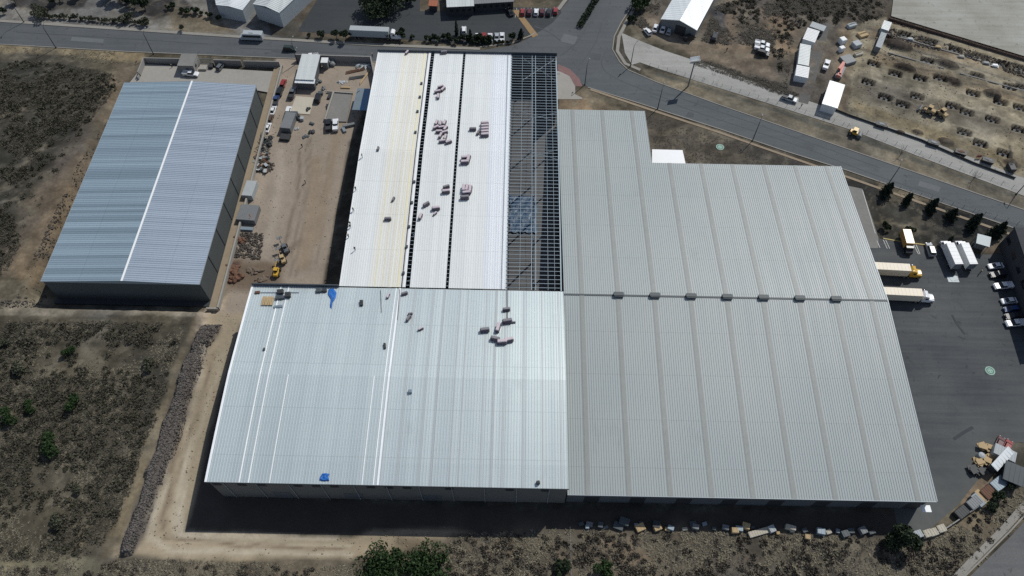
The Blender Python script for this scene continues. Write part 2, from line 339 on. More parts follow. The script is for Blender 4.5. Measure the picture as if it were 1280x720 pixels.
for line, c, wd in [  # footpaths and wheel tracks
        ([(62,190),(30,225),(-5,265)], (.12,.105,.075), 1.0), ([(170,575),(140,620),(105,690)], (.15,.125,.085), .8), ([(192,560),(175,620),(150,660)], (.16,.135,.09), .7),
        ([(235,440),(205,520),(175,610),(150,690)], (.2,.165,.11), .9), ([(60,470),(110,440),(140,480),(180,500)], (.1,.09,.07), 1.4), ([(20,560),(60,520),(130,500)], (.095,.085,.066), 1.6),
        ([(640,690),(740,676),(900,690),(1060,700)], (.16,.13,.09), 1.0), ([(500,676),(600,700),(720,700)], (.15,.12,.085), 1.2), ([(1060,700),(1150,690),(1240,650)], (.14,.118,.085), 1.0),
        ([(375,190),(372,240),(358,300),(345,340)], (.16,.128,.1), .6), ([(384,170),(383,220),(370,290),(362,345)], (.19,.155,.122), .4), ([(388,170),(388,220),(376,290),(368,345)], (.19,.155,.122), .4), ([(352,190),(348,240),(336,300)], (.34,.29,.235), 1.6), ([(412,190),(402,250),(388,330)], (.2,.165,.13), .35), ([(418,190),(408,250),(394,330)], (.2,.165,.13), .35), ([(340,360),(352,320),(375,300)], (.17,.135,.105), 1.0), ([(385,90),(350,100),(340,140),(330,200),(322,250)], (.33,.275,.215), 1.3), ([(395,200),(392,250),(378,330)], (.25,.195,.14), 2.0), ([(432,130),(415,200),(395,300)], (.25,.2,.145), 1.5),
        ([(900,60),(960,58),(1000,66)], (.17,.135,.1), 2.0), ([(1050,40),(1060,60),(1048,90),(1050,140)], (.17,.14,.1), 1.2), ([(1070,60),(1100,66),(1130,80),(1280,122)], (.08,.075,.068), .5),
        ([(1090,48),(1180,74),(1280,106)], (.085,.08,.075), .5), ([(1085,36),(1180,62),(1280,92)], (.09,.085,.08), .6), ([(268,440),(236,545),(205,655)], (.19,.155,.115), .5), ([(280,440),(248,545),(218,650),(222,676),(300,681),(440,682)], (.36,.315,.24), .45), ([(262,430),(228,545),(190,672),(215,690),(440,693)], (.38,.34,.27), .6), ([(246,480),(218,580),(205,672),(300,684),(430,686)], (.16,.125,.09), .4)]:
    d = ldist(X+wx*1.0, Y+wy*1.0, PL(line)); k = np.exp(-(d/wd)**2)[..., None]*.85; Cc = Cc*(1-k)+np.array(c)*k
for (cx, cy, a, lx, ly) in PITS:
    u = np.abs((X-cx)*math.cos(a)+(Y-cy)*math.sin(a))/lx*2; v = np.abs(-(X-cx)*math.sin(a)+(Y-cy)*math.cos(a))/ly*2; q = np.maximum(u, v)
    k = sm((1.15-q)/.2)[..., None]; Cc = Cc*(1-k)+np.array((.05,.043,.037))*k
for (cx, cy, a, lx, ly, hh) in MOUNDS:
    u = ((X-cx)*math.cos(a)+(Y-cy)*math.sin(a))/lx*2; v = (-(X-cx)*math.sin(a)+(Y-cy)*math.cos(a))/ly*2
    k = sm((1.15-(u*u+v*v))/.35)[..., None]*.92; Cc = Cc*(1-k)+np.array((.052,.042,.036))*k
# mottled soil: dry grass, bare patches, winding pale tracks between the brush; graded earth is smoother
graded = np.zeros(X.shape)
for poly in GRADED: graded = np.maximum(graded, sm(sdist(X, Y, poly)/1.5+.5))
wild = 1-graded
r1 = 1-np.abs(2*fbm(X+wx*3, Y+wy*3, 13, 71)-1); r2 = 1-np.abs(2*fbm(X-wx*3, Y+wy*2, 6, 75)-1)
trail = (sm((r1-.90)/.07)*.55+sm((r2-.93)/.05)*.35)*wild; Cc = Cc*(1-trail[..., None])+np.array((.125,.112,.086))*trail[..., None]
g1, g2, g3 = fbm(X, Y, 7, 61), fbm(X, Y, 2.4, 65), fbm(X, Y, 28, 68)
Cc = Cc*(1+(g1-.5)*(.18+.85*wild))[..., None]*(1+(g2-.5)*(.16+.6*wild))[..., None]*(1+(g3-.5)*(.1+.7*wild))[..., None]
warm = ((g3-.5)*wild*.5)[..., None]; Cc = Cc*(1+warm*np.array((.5,.15,-.5)))

ny, nx = X.shape
me = bpy.data.meshes.new('ground'); me.vertices.add(nx*ny)
me.vertices.foreach_set('co', np.stack([X, Y, Z], -1).astype(np.float32).ravel())
idx = np.arange(nx*ny).reshape(ny, nx); q = np.stack([idx[:-1,:-1], idx[:-1,1:], idx[1:,1:], idx[1:,:-1]], -1).reshape(-1, 4)
me.loops.add(q.size); me.loops.foreach_set('vertex_index', q.ravel().astype(np.int32)); me.polygons.add(len(q))
me.polygons.foreach_set('loop_start', np.arange(0, q.size, 4, dtype=np.int32)); me.polygons.foreach_set('loop_total', np.full(len(q), 4, np.int32))
me.polygons.foreach_set('use_smooth', np.ones(len(q), bool)); me.update()
at = me.color_attributes.new('soil', 'FLOAT_COLOR', 'POINT'); at.data.foreach_set('color', np.concatenate([Cc, wild[..., None]], -1).astype(np.float32).ravel())
m, nt, b = newmat('soil'); v = pos(nt); a = N(nt, 'ShaderNodeVertexColor', layer_name='soil')
f1 = noise(nt, 1.1, 5, .62, v); f2 = noise(nt, .28, 4, .6, v)
amt = mathn(nt, 'ADD', mathn(nt, 'MULTIPLY', a.outputs['Alpha'], .72), .28)
k = mathn(nt, 'MULTIPLY', mathn(nt, 'ADD', 1, mathn(nt, 'MULTIPLY', amt, mathn(nt, 'ADD', ramp(nt, f1, (.25, .5), (.75, 1.0)), -.73))), mathn(nt, 'ADD', 1, mathn(nt, 'MULTIPLY', amt, mathn(nt, 'ADD', ramp(nt, f2, (.3, .6), (.7, 1.0)), -.8))))
k = mathn(nt, 'MULTIPLY', k, 1.04)
n = N(nt, 'ShaderNodeVectorMath', operation='SCALE'); nt.links.new(a.outputs[0], n.inputs[0]); nt.links.new(k, n.inputs['Scale']); nt.links.new(n.outputs[0], b.inputs['Base Color'])
b.inputs['Roughness'].default_value = .95; b.inputs['Specular IOR Level'].default_value = .1
bn = N(nt, 'ShaderNodeBump'); bn.inputs['Distance'].default_value = .22; bn.inputs['Strength'].default_value = .6; nt.links.new(f1, bn.inputs['Height']); nt.links.new(bn.outputs[0], b.inputs['Normal'])
me.materials.append(m); struct(link('ground', me))

def tz(x, y): return float(terrain(np.array([float(x)]), np.array([float(y)]))[0])
def G(px, py):
    """ground point under a photo position"""
    z = 0.0
    for _ in range(4): p = P(px, py, z); z = tz(p.x, p.y)
    return P(px, py, z)
# ------------------------------------------------------------------ roads, paving, kerbs
def asphalt(name, c, light=(.1,.098,.092), gloss=.85, ang=0.0, amt=.5):
    m, nt, b = newmat(name); v = pos(nt)
    big = noise(nt, .06, 4, .6, v); streak = noise(nt, .5, 4, .6, stretch(nt, v, .06, 1.2, 1, ang)); fine = noise(nt, 3.0, 5, .7, v)
    f = ramp(nt, mathn(nt, 'ADD', mathn(nt, 'MULTIPLY', big, .55), mathn(nt, 'MULTIPLY', streak, .45)), (.36, 0.0), (.66, amt*2))
    col = mixc(nt, f, c, light)
    st = ramp(nt, noise(nt, .35, 5, .75, v, .6), (.585, 0.0), (.68, .6)); col = mixc(nt, st, col, tuple(x*.45 for x in c))
    n = N(nt, 'ShaderNodeVectorMath', operation='SCALE'); nt.links.new(col, n.inputs[0]); nt.links.new(ramp(nt, fine, (.25, .8), (.75, 1.2)), n.inputs['Scale'])
    nt.links.new(n.outputs[0], b.inputs['Base Color']); b.inputs['Roughness'].default_value = gloss; b.inputs['Specular IOR Level'].default_value = .25
    return m
M = {}
M['asphalt'] = asphalt('road asphalt', (.075,.083,.089), (.105,.112,.117), .8, -.06)
M['asphalt_c'] = asphalt('side road asphalt', (.074,.085,.091), (.105,.115,.12), .8, .33)
M['lot'] = asphalt('lot asphalt', (.035,.041,.045), (.05,.055,.058), .8, 0)
M['yard'] = asphalt('yard asphalt', (.041,.048,.055), (.084,.089,.09), .75, 1.2, .6)
def worn_end(m, dark, pale):
    # the older, dustier paving lies at the near end of the yard, with a ragged change of surface
    nt = m.node_tree; b = nt.nodes['Principled BSDF']; src = b.inputs['Base Color'].links[0].from_socket; v = pos(nt); s = N(nt, 'ShaderNodeSeparateXYZ'); nt.links.new(v, s.inputs[0])
    g = mathn(nt, 'ADD', mathn(nt, 'MULTIPLY', mathn(nt, 'ADD', s.outputs[1], mathn(nt, 'MULTIPLY', s.outputs[0], -.45)), -.028), mathn(nt, 'ADD', mathn(nt, 'MULTIPLY', noise(nt, .05, 6, .65, v), .9), .62))
    nt.links.new(mixc(nt, ramp(nt, g, (.35, 0.0), (.95, 1.0)), src, mixc(nt, noise(nt, .5, 6, .7, v), dark, pale)), b.inputs['Base Color'])
worn_end(M['yard'], (.066,.073,.073), (.115,.118,.112))
M['worn'] = asphalt('worn yard paving', (.088,.089,.084), (.125,.122,.112), .85, .6)
M['conc_road'] = asphalt('concrete road', (.275,.272,.25), (.37,.365,.34), .85, .33, .5)
M['conc'] = mat('concrete', (.30,.285,.255), .85, 0, .16, 1.2)
M['conc_dark'] = mat('weathered concrete', (.19,.185,.172), .85, 0, .2, .9)
M['slab'] = asphalt('site slab', (.25,.24,.20), (.35,.35,.315), .85, .33, .6)
M['kerb'] = mat('kerb', (.25,.235,.205), .85, 0, .2, 1.0)
M['orange_pave'] = mat('ochre paving', (.27,.175,.085), .85, 0, .2, .8)
M['red_paint'] = mat('faded red paint', (.19,.105,.10), .85, 0, .3, .9)
M['white_paint'] = mat('worn white paint', (.55,.55,.52), .7, 0, .3, 3)
M['yellow_paint'] = mat('worn yellow paint', (.45,.36,.12), .7, 0, .3, 3)
M['green_paint'] = mat('pale green paint', (.27,.42,.35), .7, 0, .25, 2)
M['green_dark'] = mat('dark green paint', (.07,.16,.12), .7, 0, .25, 2)
M['dirtstrip'] = mat('pale dust', (.27,.215,.15), .95, 0, .2, .7)

def sheet(name, pxs, z, m, extra=None):
    mb = MB(); pts = [P(x, y, z) for x, y in pxs]
    a = sum(pts[i].x*pts[(i+1)%len(pts)].y-pts[(i+1)%len(pts)].x*pts[i].y for i in range(len(pts)))
    if a < 0: pts = pts[::-1]
    mb.add(pts, [tuple(range(len(pts)))]); return struct(mb.build(name, m))
def strip(mb, pts, wd, z0, z1, off=0.0, mi=0):
    """kerb, wall or track along a line of ground points"""
    pts = [Vector((p[0], p[1], 0)) for p in pts]; n = len(pts); L, Rr = [], []
    for i in range(n):
        d = (pts[min(i+1,n-1)]-pts[max(i-1,0)]).normalized(); q = Vector((-d.y, d.x, 0))
        L.append(pts[i]+q*(off+wd/2)); Rr.append(pts[i]+q*(off-wd/2))
    vs = [(p.x,p.y,z) for z in (z0,z1) for p in L]+[(p.x,p.y,z) for z in (z0,z1) for p in Rr]; fs = []
    for i in range(n-1): fs += [(n+i,n+n*2+i,n*3+i+1,n+i+1), (i,n+i,n+i+1,i+1), (2*n+i,2*n+i+1,3*n+i+1,3*n+i)]
    fs += [(0,2*n,3*n,n), (n-1,2*n-1,4*n-1,3*n-1)]
    mb.add(vs, fs, mi)

A_TOP = [(-150,17),(0,28),(165,39),(300,48),(470,58),(600,63)]; A_BOT = [(-150,45),(0,55),(165,64.5),(370,73),(465,76.5),(700,92)]
C_TOP = [(785,88),(820,103),(900,132),(980,159.5),(1042,181),(1280,263),(1500,338)]; C_BOT = [(735,109),(800,129),(900,161),(980,188),(1060,213),(1280,289),(1500,366)]
sheet('road', A_TOP+[(640,57),(663,47),(668,43),(690,28),(700,14),(716,-6),(740,-40),(815,-40),(794,0),(776,28),(767,46),(765,62),(774,78)]+C_TOP+C_BOT[::-1]+A_BOT[::-1][0:6], .03, M['asphalt'])
sheet('road', [(760,84),(774,80)]+C_TOP+C_BOT[::-1]+[(722,100)], .05, M['asphalt_c'])
sheet('concrete_road', [(777,41),(800,51),(830,63),(900,86),(960,109),(1040,136),(1150,171),(1270,219),(1400,262),(1400,290),(1270,241),(1150,196),(1060,161),(960,129),(880,104),(820,85),(800,78),(790,81),(781,66)], .10, M['conc_road'])
sheet('parking_lot', [(415,-40),(396,0),(372,39),(480,47),(600,57),(640,50),(663,43),(642,15),(642,9),(600,12),(525,14),(525,-40)], .04, M['lot'])
sheet('parking_lot', [(642,9),(700,10),(702,16),(690,29),(667,44)], .045, M['lot'])
sheet('yard_paving', [(1078,296),(1098,298),(1213,318),(1245,318),(1400,290),(1400,560),(1262,552),(1222,600),(1197,632),(1150,672),(1142,674),(1125,674),(1100,560)], .05, M['yard'])
#sheet('yard_paving', [(1125,540),(1180,505),(1230,470),(1265,440),(1300,470),(1300,530),(1258,552),(1222,600),(1197,630),(1150,671),(1142,673),(1120,673)], .07, M['worn'])
sheet('apron', [(1040,228),(1078,236),(1098,297),(1098,310),(1070,310)], .06, M['conc_dark'])
sheet('yard_slab', [(181,80),(352,90),(349,118),(316,112),(158,108)], .45, M['conc'])
sheet('entrance_paving', [(694,88),(712,92),(719,101),(719,118),(728,122),(728,124),(694,124)], .08, M['conc'])
sheet('painted_ground', [(697,80),(712,86),(724,98),(728,108),(719,108),(712,95),(697,88)], .09, M['red_paint'])
sheet('site_slab', SLABP, .35, M['slab'])
sheet('walkway', [(641,13),(648,12),(673,44),(666,47)], .12, M['orange_pave'])
sheet('path', [(1005,72),(1022,50),(1028,28),(1038,30),(1022,92),(1010,130),(998,127)], .15, M['worn'])
sheet('road', [(1190,740),(1215,718),(1262,672),(1300,630),(1400,630),(1400,800),(1190,800)], .25, asphalt('estate road', (.095,.098,.10), (.14,.14,.138), .85, .7))
kb = MB()
strip(kb, PL(A_TOP), 1.3, 0, .16, .75); struct(kb.build('pavement', M['kerb']))
for line, wd, off in [(A_BOT, .3, -.2), (C_TOP, .35, .2), (C_BOT, .35, -.2), ([(794,0),(776,28),(767,46),(765,62),(774,78),(785,88)], .35, .2), ([(600,60),(640,55),(663,46),(670,42)], .5, .4), ([(700,13),(716,-8)], 1.4, .8)]:
    kb = MB(); strip(kb, PL(line), wd, 0, .17, off); struct(kb.build('kerb', M['kerb']))
kb = MB(); strip(kb, PL([(797,2),(782,28),(773,46),(771,64),(781,80),(800,88)]), 1.2, 0, .14, .2); struct(kb.build('pavement', M['kerb']))
kb = MB(); strip(kb, PL([(1190,735),(1222,704),(1262,664),(1300,622)]), .35, .1, .4); strip(kb, PL([(1180,738),(1214,702),(1254,662),(1295,615)]), 1.6, 0, .3); struct(kb.build('kerb', M['kerb']))
kb = MB(); strip(kb, PL([(738,112),(800,133),(900,166),(980,194),(1058,221),(1280,299)]), .9, 0, .12); struct(kb.build('path', M['dirtstrip']))
# tyre marks, tar-filled cracks and patches
M['tyre_mark'] = mat('rubber marks', (.034,.04,.045), .85, 0, .3, 1); M['patch'] = mat('asphalt patch', (.064,.072,.077), .85, 0, .2, .8); M['pale_patch'] = mat('pale repair', (.115,.124,.128), .85, 0, .2, .8)
def curve(name, pxs, wd, z, m):
    pts = [P(*q).xy for q in pxs]; out = []
    for i in range(len(pts)-1):
        p0, p1, p2, p3 = pts[max(i-1,0)], pts[i], pts[i+1], pts[min(i+2,len(pts)-1)]
        for k in range(6):
            t = k/6; out.append(.5*((2*p1)+(p2-p0)*t+(2*p0-5*p1+4*p2-p3)*t*t+(3*p1-p0-3*p2+p3)*t**3))
    out.append(pts[-1]); mb = MB(); strip(mb, out, wd, z, z+.004); return struct(mb.build(name, m))
for pxs, wd in [([(1190,394),(1196,405),(1206,418)],.6),([(1192,549),(1204,541),(1216,534)],.8),([(1173,470),(1174.5,471)],1.2),([(1207,458),(1209.5,459)],.9),([(1216,466),(1218,466)],.5)]: curve('tyre_mark', pxs, wd, .075, M['tyre_mark'])
for pxs, wd, z in [([(20,40),(120,46),(260,55)],.3,.055),([(300,60),(420,66),(460,68)],.3,.055),([(735,30),(722,52),(700,70)],.35,.055),([(752,30),(744,54),(726,80)],.35,.055),([(760,60),(752,80),(770,98),(840,126)],.3,.062),([(820,112),(900,140),(1000,174),(1100,210)],.28,.062),([(812,120),(900,150),(1000,183),(1100,221),(1240,268)],.28,.062),([(668,33),(686,40),(702,52)],.4,.055)]: curve('tyre_mark', pxs, wd, z, M['patch'])
for pxs, z in [([(738,66),(752,68),(750,75),(736,73)],.056),([(1005,178),(1018,182),(1016,188),(1003,184)],.062),([(340,61),(360,62),(359,66),(339,65)],.056),([(860,140),(868,142),(866,147),(857,145)],.062)]: sheet('road_patch', pxs, z, M['patch'])
for pxs, z in [([(705,42),(722,46),(718,56),(700,52)],.056),([(1150,226),(1176,234),(1173,240),(1147,232)],.062),([(90,46),(130,49),(129,54),(88,51)],.056)]: sheet('road_patch', pxs, z, M['pale_patch'])
# painted bay lines and the two round green ground emblems
def lines(name, segs, wd, z, m):
    mb = MB()
    for a, b in segs: strip(mb, [P(*a).xy, P(*b).xy], wd, z, z+.004)
    return struct(mb.build(name, m))
lines('parking_line', [((1096,301),(1100,310)),((1104,300),(1109,311)),((1107,300),(1112,311)),((1142,306),(1148,318)),((1145,306),(1150,318)),((1078,238),(1094,292))], .16, .075, M['white_paint'])
lines('parking_line', [((1104,298),(1126,302)),((1130,303),(1166,307)),((1185,310),(1213,317))], .3, .075, M['yellow_paint'])
lines('parking_line', [((644+k*9.2,22),(646+k*9.2,10)) for k in range(6)], .12, .05, M['white_paint'])
for (x, y), z in (((1237.5,463.5),.08), ((900,184),.12)):
    c = G(x, y); c.z = max(c.z, 0)+z; mb = MB(); n = 28
    for r0, r1, mi in ((1.02,1.3,0),(.72,1.02,1),(.0,.72,0)):
        vs = [(math.cos(2*math.pi*i/n)*r, math.sin(2*math.pi*i/n)*r, 0) for r in (r0, r1) for i in range(n)]
        mb.add(vs, [(i, n+i, n+(i+1)%n, (i+1)%n) for i in range(n)] if r0 else [tuple(range(n, 2*n))], mi)
    for a in (R(45), R(135), R(225), R(315)):
        d = Vector((math.cos(a), math.sin(a), 0)); q = Vector((-d.y, d.x, 0))
        mb.add([d*.62+Vector((0,0,.004)), d*.28+q*.17+Vector((0,0,.004)), d*.28-q*.17+Vector((0,0,.004))], [(0,1,2)], 1)
    struct(mb.build('ground_emblem', [M['green_paint'], M['green_dark']], loc=c))
# ------------------------------------------------------------------ large buildings
M['galv'] = roof_mat('galvanised roof sheet', (.575,.64,.635), .40, .38, 0, 1.38, .022, .05, .03)
M['white_roof'] = roof_mat('white roof sheet', (.725,.745,.725), .12, .40, 0, 1.3, .025, .03, .05)
M['cream_roof'] = roof_mat('cream roof sheet', (.75,.745,.68), .10, .42, 0, 1.3, .025, .04, .05)
M['glare_roof'] = roof_mat('glare-white roof sheet', (.84,.86,.87), .25, .30, 0, .65, .02, .02, .04)  # whiter, glossier strip that carries the roof's glare in its colour
M['yellow_strip'] = mat('yellow lap tape', (.78,.71,.48), .5, 0, .1, .6)
M['grey_roof'] = roof_mat('grey painted roof sheet', (.318,.356,.356), .0, .5, 0, 1.0, .015, .045, .03, (.338,.368,.362))
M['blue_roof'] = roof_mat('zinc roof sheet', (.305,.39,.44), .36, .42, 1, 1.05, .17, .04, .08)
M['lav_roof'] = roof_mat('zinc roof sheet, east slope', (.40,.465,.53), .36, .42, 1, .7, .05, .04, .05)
M['skylight'] = mat('weathered skylight sheet', (.272,.285,.27), .5, 0, .12, .5)
M['light_strip'] = mat('dull light strip', (.42,.45,.46), .45, .2, .1, .5)
M['seam'] = mat('bright seam flashing', (.86,.88,.89), .4, .0, .1, .5)
M['white_metal'] = mat('white flashing', (.82,.83,.83), .4, 0, .05, 1)
M['precast'] = mat('precast wall', (.125,.123,.115), .8, 0, .12, .5)
M['darkwall'] = mat('grey wall sheet', (.09,.10,.108), .7, 0, .1, .5)
M['leftwall'] = mat('tilt-up wall panel', (.068,.078,.078), .8, 0, .12, .35)
M['dark'] = mat('dark metal', (.028,.03,.033), .6, 0, .2, 1)
M['vent'] = mat('dark vent metal', (.06,.075,.082), .6, 0, .15, 1)
M['glass'] = mat('dark glass', (.012,.015,.018), .12, 0, .1, 1)
M['frame_white'] = mat('primed steel', (.34,.41,.45), .5, .1, .08, 1)
M['frame_grey'] = mat('grey steel', (.22,.27,.31), .5, .2, .1, 1)
M['floor'] = mat('new floor slab', (.10,.098,.10), .85, 0, .22, .5)
M['fascia'] = mat('grey fascia', (.30,.34,.36), .5, .2, .08, .6)
M['gutter'] = mat('dark gutter', (.06,.07,.08), .6, .2, .1, .6)
M['blockwall'] = mat('block wall', (.26,.25,.235), .85, 0, .15, .8)

def ribbed(name, m, parent, a0, a1, rows, pitch=.65, h=.07, wd=.22, swap=False, dz=0.0):
    """ribbed sheet: ribs repeat along one axis and run along rows [(pos, z), ...] of the other"""
    n = max(1, round((a1-a0)/pitch)); p = (a1-a0)/n; prof = []
    for i in range(n): q = a0+i*p; prof += [(q,0),(q+p-wd,0),(q+p-wd*.7,h),(q+p-wd*.3,h)]
    prof.append((a1,0)); k = len(prof)
    vs = [((a, r, z+hh+dz) if not swap else (r, a, z+hh+dz)) for r, z in rows for a, hh in prof]; fs = []
    for j in range(len(rows)-1):
        for i in range(k-1): f = (j*k+i, j*k+i+1, (j+1)*k+i+1, (j+1)*k+i); fs.append(f if not swap else f[::-1])
    mb = MB(); mb.add(vs, fs); return mb.build(name, m, parent)
def flatstrip(name, m, parent, a0, a1, rows, dz, swap=False, th=.02):
    vs = [((a, r, z+dz+t) if not swap else (r, a, z+dz+t)) for t in (0, th) for r, z in rows for a in (a0, a1)]; n = len(rows)*2; fs = []
    for j in range(len(rows)-1):
        i = j*2; t = (n+i, n+i+1, n+i+3, n+i+2); fs += [t, (i, n+i, n+i+2, i+2), (i+1, i+3, n+i+3, n+i+1)]
        if swap: fs[-3:] = [f[::-1] for f in fs[-3:]]
    fs += [(0,1,n+1,n), (n-2,2*n-2,2*n-1,n-1)]
    mb = MB(); mb.add(vs, fs); return mb.build(name, m, parent)
def wall_prism(name, m, parent, prof, x0, x1):
    """closed block under a gable roof: profile (y,z), from x0 to x1"""
    mb = MB(); M4 = Matrix(((0,1,0,0),(1,0,0,0),(0,0,1,0),(0,0,0,1))); mb.side(prof, x0, x1, M=M4)
    o = mb.build(name, m, parent); import bmesh
    bm = bmesh.new(); bm.from_mesh(o.data); bmesh.ops.recalc_face_normals(bm, faces=bm.faces); bm.to_mesh(o.data); bm.free(); return o

# ---- front hall: silver gable roof, windows high in the shaded front wall
FX0, FX1 = -69.0, 13.7
F_ROWS = [(52.2+53*i/10, 12.3+1.6*(1-abs(i-5)/5)**.8*(1 if i != 5 else .97)) for i in range(11)]
fh = thing('warehouse', 'silver ribbed hall at the front with a row of small windows under its eave', 'warehouse', (0,0,0))
wall_prism('wall', M['precast'], fh, [(52.6,-.2),(105.0,-.2),(105.0,12.1),(92,12.7),(78.7,13.5),(65,12.7),(52.6,12.1)], FX0+.35, FX1-.05)
ribbed('roof', M['galv'], fh, FX0, FX1, F_ROWS, .69, .075, .24)
for x0p, yb in ((497,400),(515,400),(539,400),(553,400),(574,400),(584,400),(608,400),(620,400),(632,400),(655,420),(678,420),(699,420)):
    x = P(x0p, yb, 13.2).x; flatstrip('light_strip', M['light_strip'], fh, x-.22, x+.22, F_ROWS, .045)
for x0p, yb, r, wd in ((344,385,(0,2),.13),(330,500,(0,2),.11),(478,500,(0,2),.13),(489,450,(0,2),.24),(359,480,(0,1),.09),(467,480,(0,1),.09)):
    x = P(x0p, yb, 13.4).x; rows = F_ROWS[r[0]*5:r[1]*5+1]; flatstrip('seam_cap', M['seam'], fh, x-wd, x+wd, rows, .08, th=.06)
flatstrip('edge_flashing', M['seam'], fh, FX0-.15, FX0+.4, F_ROWS, .08, th=.05)
mb = MB(); mb.box(((FX0+FX1)/2, 52.15, 12.12), (FX1-FX0+.3, .12, .42)); mb.build('eave_fascia', M['gutter'], fh)
mb = MB(); mb.box(((FX0-45.9)/2, 105.35, 12.5), (23.1, .3, 1.5)); mb.build('parapet', M['gutter'], fh)
for xp in (267,299,324,370,393,416,462,485,508,561,637,682):
    c = P(xp, 609.5, 11.0); f = MB(); f.box((c.x, 52.55, 9.6), (1.9, .14, 1.25)); f = f.build('window', M['gutter'], fh)
    g = MB(); g.box((c.x, 52.5, 9.6), (1.65, .08, 1.0)); g.build('pane', M['dark'], f)
for k in range(11):
    x = FX0+3.5+k*7.5; mb = MB(); mb.tube((x,52.45,0),(x,52.45,12), .1, n=6); mb.build('downpipe', M['fascia'], fh)
for xp in (352, 442, 540): c = P(xp, 622, 3); mb = MB(); mb.box((c.x, 52.56, 2.2), (4.2,.08,4.4)); mb.build('shutter_door', M['darkwall'], fh)

# ---- rear hall: white roof with two open strips, bare steel bay on the right
RX = dict(l=-45.8, g1=(-28.25,-27.15), g2=(-17.65,-16.85), e=-1.75, r=13.25)
R_ROWS = [(105.45+92.15*i/10, 12.5+2.1*(1-abs(i-5)/5)**.85) for i in range(11)]
rz_ = lambda y: float(np.interp(y, [r[0] for r in R_ROWS], [r[1] for r in R_ROWS]))
rh = thing('warehouse', 'unfinished hall behind with white roof, two open dark strips and a bare steel bay', 'warehouse', (0,0,0))
mb = MB(); mb.box((-45.5,151.3,6.1), (.3,92,12.5)); mb.box((-16.2,197.3,6.1), (58.7,.3,12.5)); mb.box((13.0,177+10.6,6.1), (.28,19.3,12.5)); mb.build('wall', M['precast'], rh)
mb = MB(); mb.box((-16.2,151.4,.05), (58.5,91.6,.12)); mb.build('floor_slab', M['floor'], rh)
ribbed('roof', M['white_roof'], rh, RX['l'], -38.2, R_ROWS, .65, .05, .2)
ribbed('roof', M['cream_roof'], rh, -38.2, RX['g1'][0]-.05, R_ROWS, .65, .05, .2)
ribbed('roof', M['white_roof'], rh, RX['g1'][1], RX['g2'][0], R_ROWS, .65, .05, .2)
ribbed('roof', M['white_roof'], rh, RX['g2'][1], -7.8, R_ROWS, .65, .05, .2)
ribbed('roof', M['glare_roof'], rh, -7.8, RX['e'], R_ROWS, .65, .09, .25)
for x, wd, mm in ((-36.6,.10,'yellow_strip'),(-32.8,.07,'yellow_strip'),(-30.3,.26,'yellow_strip'),(-31.5,.08,'yellow_strip'),(-34.6,.06,'yellow_strip')):
    flatstrip('lap_tape', M[mm], rh, x-wd, x+wd, R_ROWS, .055, th=.01)
flatstrip('edge_flashing', M['white_metal'], rh, -29.0, -28.35, R_ROWS, .06, th=.07)
flatstrip('edge_gutter', M['dark'], rh, -29.45, -29.2, R_ROWS, .06, th=.03)
flatstrip('edge_flashing', M['white_metal'], rh, RX['l']-.1, RX['l']+.3, R_ROWS, .05, th=.05)
flatstrip('edge_flashing', M['frame_grey'], rh, -2.95, -2.75, R_ROWS, .09, th=.04)
mb = MB(); mb.box((-16.3,197.75,12.4), (59.5,.3,1.9)); mb.build('parapet', M['gutter'], rh)
pm = MB(); pm.box((0,0,0), (58.6,.04,.2)); pm.box((0,.03,.09), (58.6,.07,.02)); pmesh = pm.mesh('purlin', M['frame_white'])
npur = 72
for k in range(npur):
    y = 106.2+k*(197.0-106.2)/(npur-1); link('purlin', pmesh, rh, (-16.4, y, rz_(y)-.22))
for x, wd in ((-1.6,.3),(2.0,.07),(5.2,.14),(6.3,.14),(9.6,.07),(11.4,.06),(13.1,.3)):
    flatstrip('rafter', M['frame_white'], rh, x-wd/2, x+wd/2, R_ROWS, -.08 if wd < .15 else -.6, th=.06 if wd < .15 else .3)
for x in (-27.6,-17.2,5.8,13.0):
    for k in range(7):
        y = 108+k*14.6; mb = MB(); mb.box((x,y,rz_(y)/2-.4), (.3,.45,rz_(y)-.8)); mb.build('column', M['frame_grey'], rh)
for y0, y1 in ((185,196),(166,170),(150,154)):
    mb = MB(); mb.tube((2.2,y0,rz_(y0)-.35),(12.8,y1,rz_(y1)-.35), .06); mb.tube((12.8,y0,rz_(y0)-.35),(2.2,y1,rz_(y1)-.35), .06); mb.build('brace', M['frame_white'], rh)
c0 = P(656,268,.3); tp = MB(); n = 12; wv = lambda i, j: .15+.1*math.sin(i*1.3)*math.cos(j*1.7)+.04*random.random()
vs = [(-1.2+8.2*i/n+.35*math.sin(j), c0.y-7+14*j/n+.4*math.sin(i*2), .35+wv(i,j)) for j in range(n+1) for i in range(n+1)]
tp.add(vs, [(j*(n+1)+i, j*(n+1)+i+1, (j+1)*(n+1)+i+1, (j+1)*(n+1)+i) for j in range(n) for i in range(n)])
M['tarp_blue'] = mat('blue tarpaulin', (.03,.075,.14), .5, 0, .2, .8)
tag(tp.build('tarp', M['tarp_blue']), 'large blue tarpaulin spread on the floor under the bare steel bay', 'tarp')

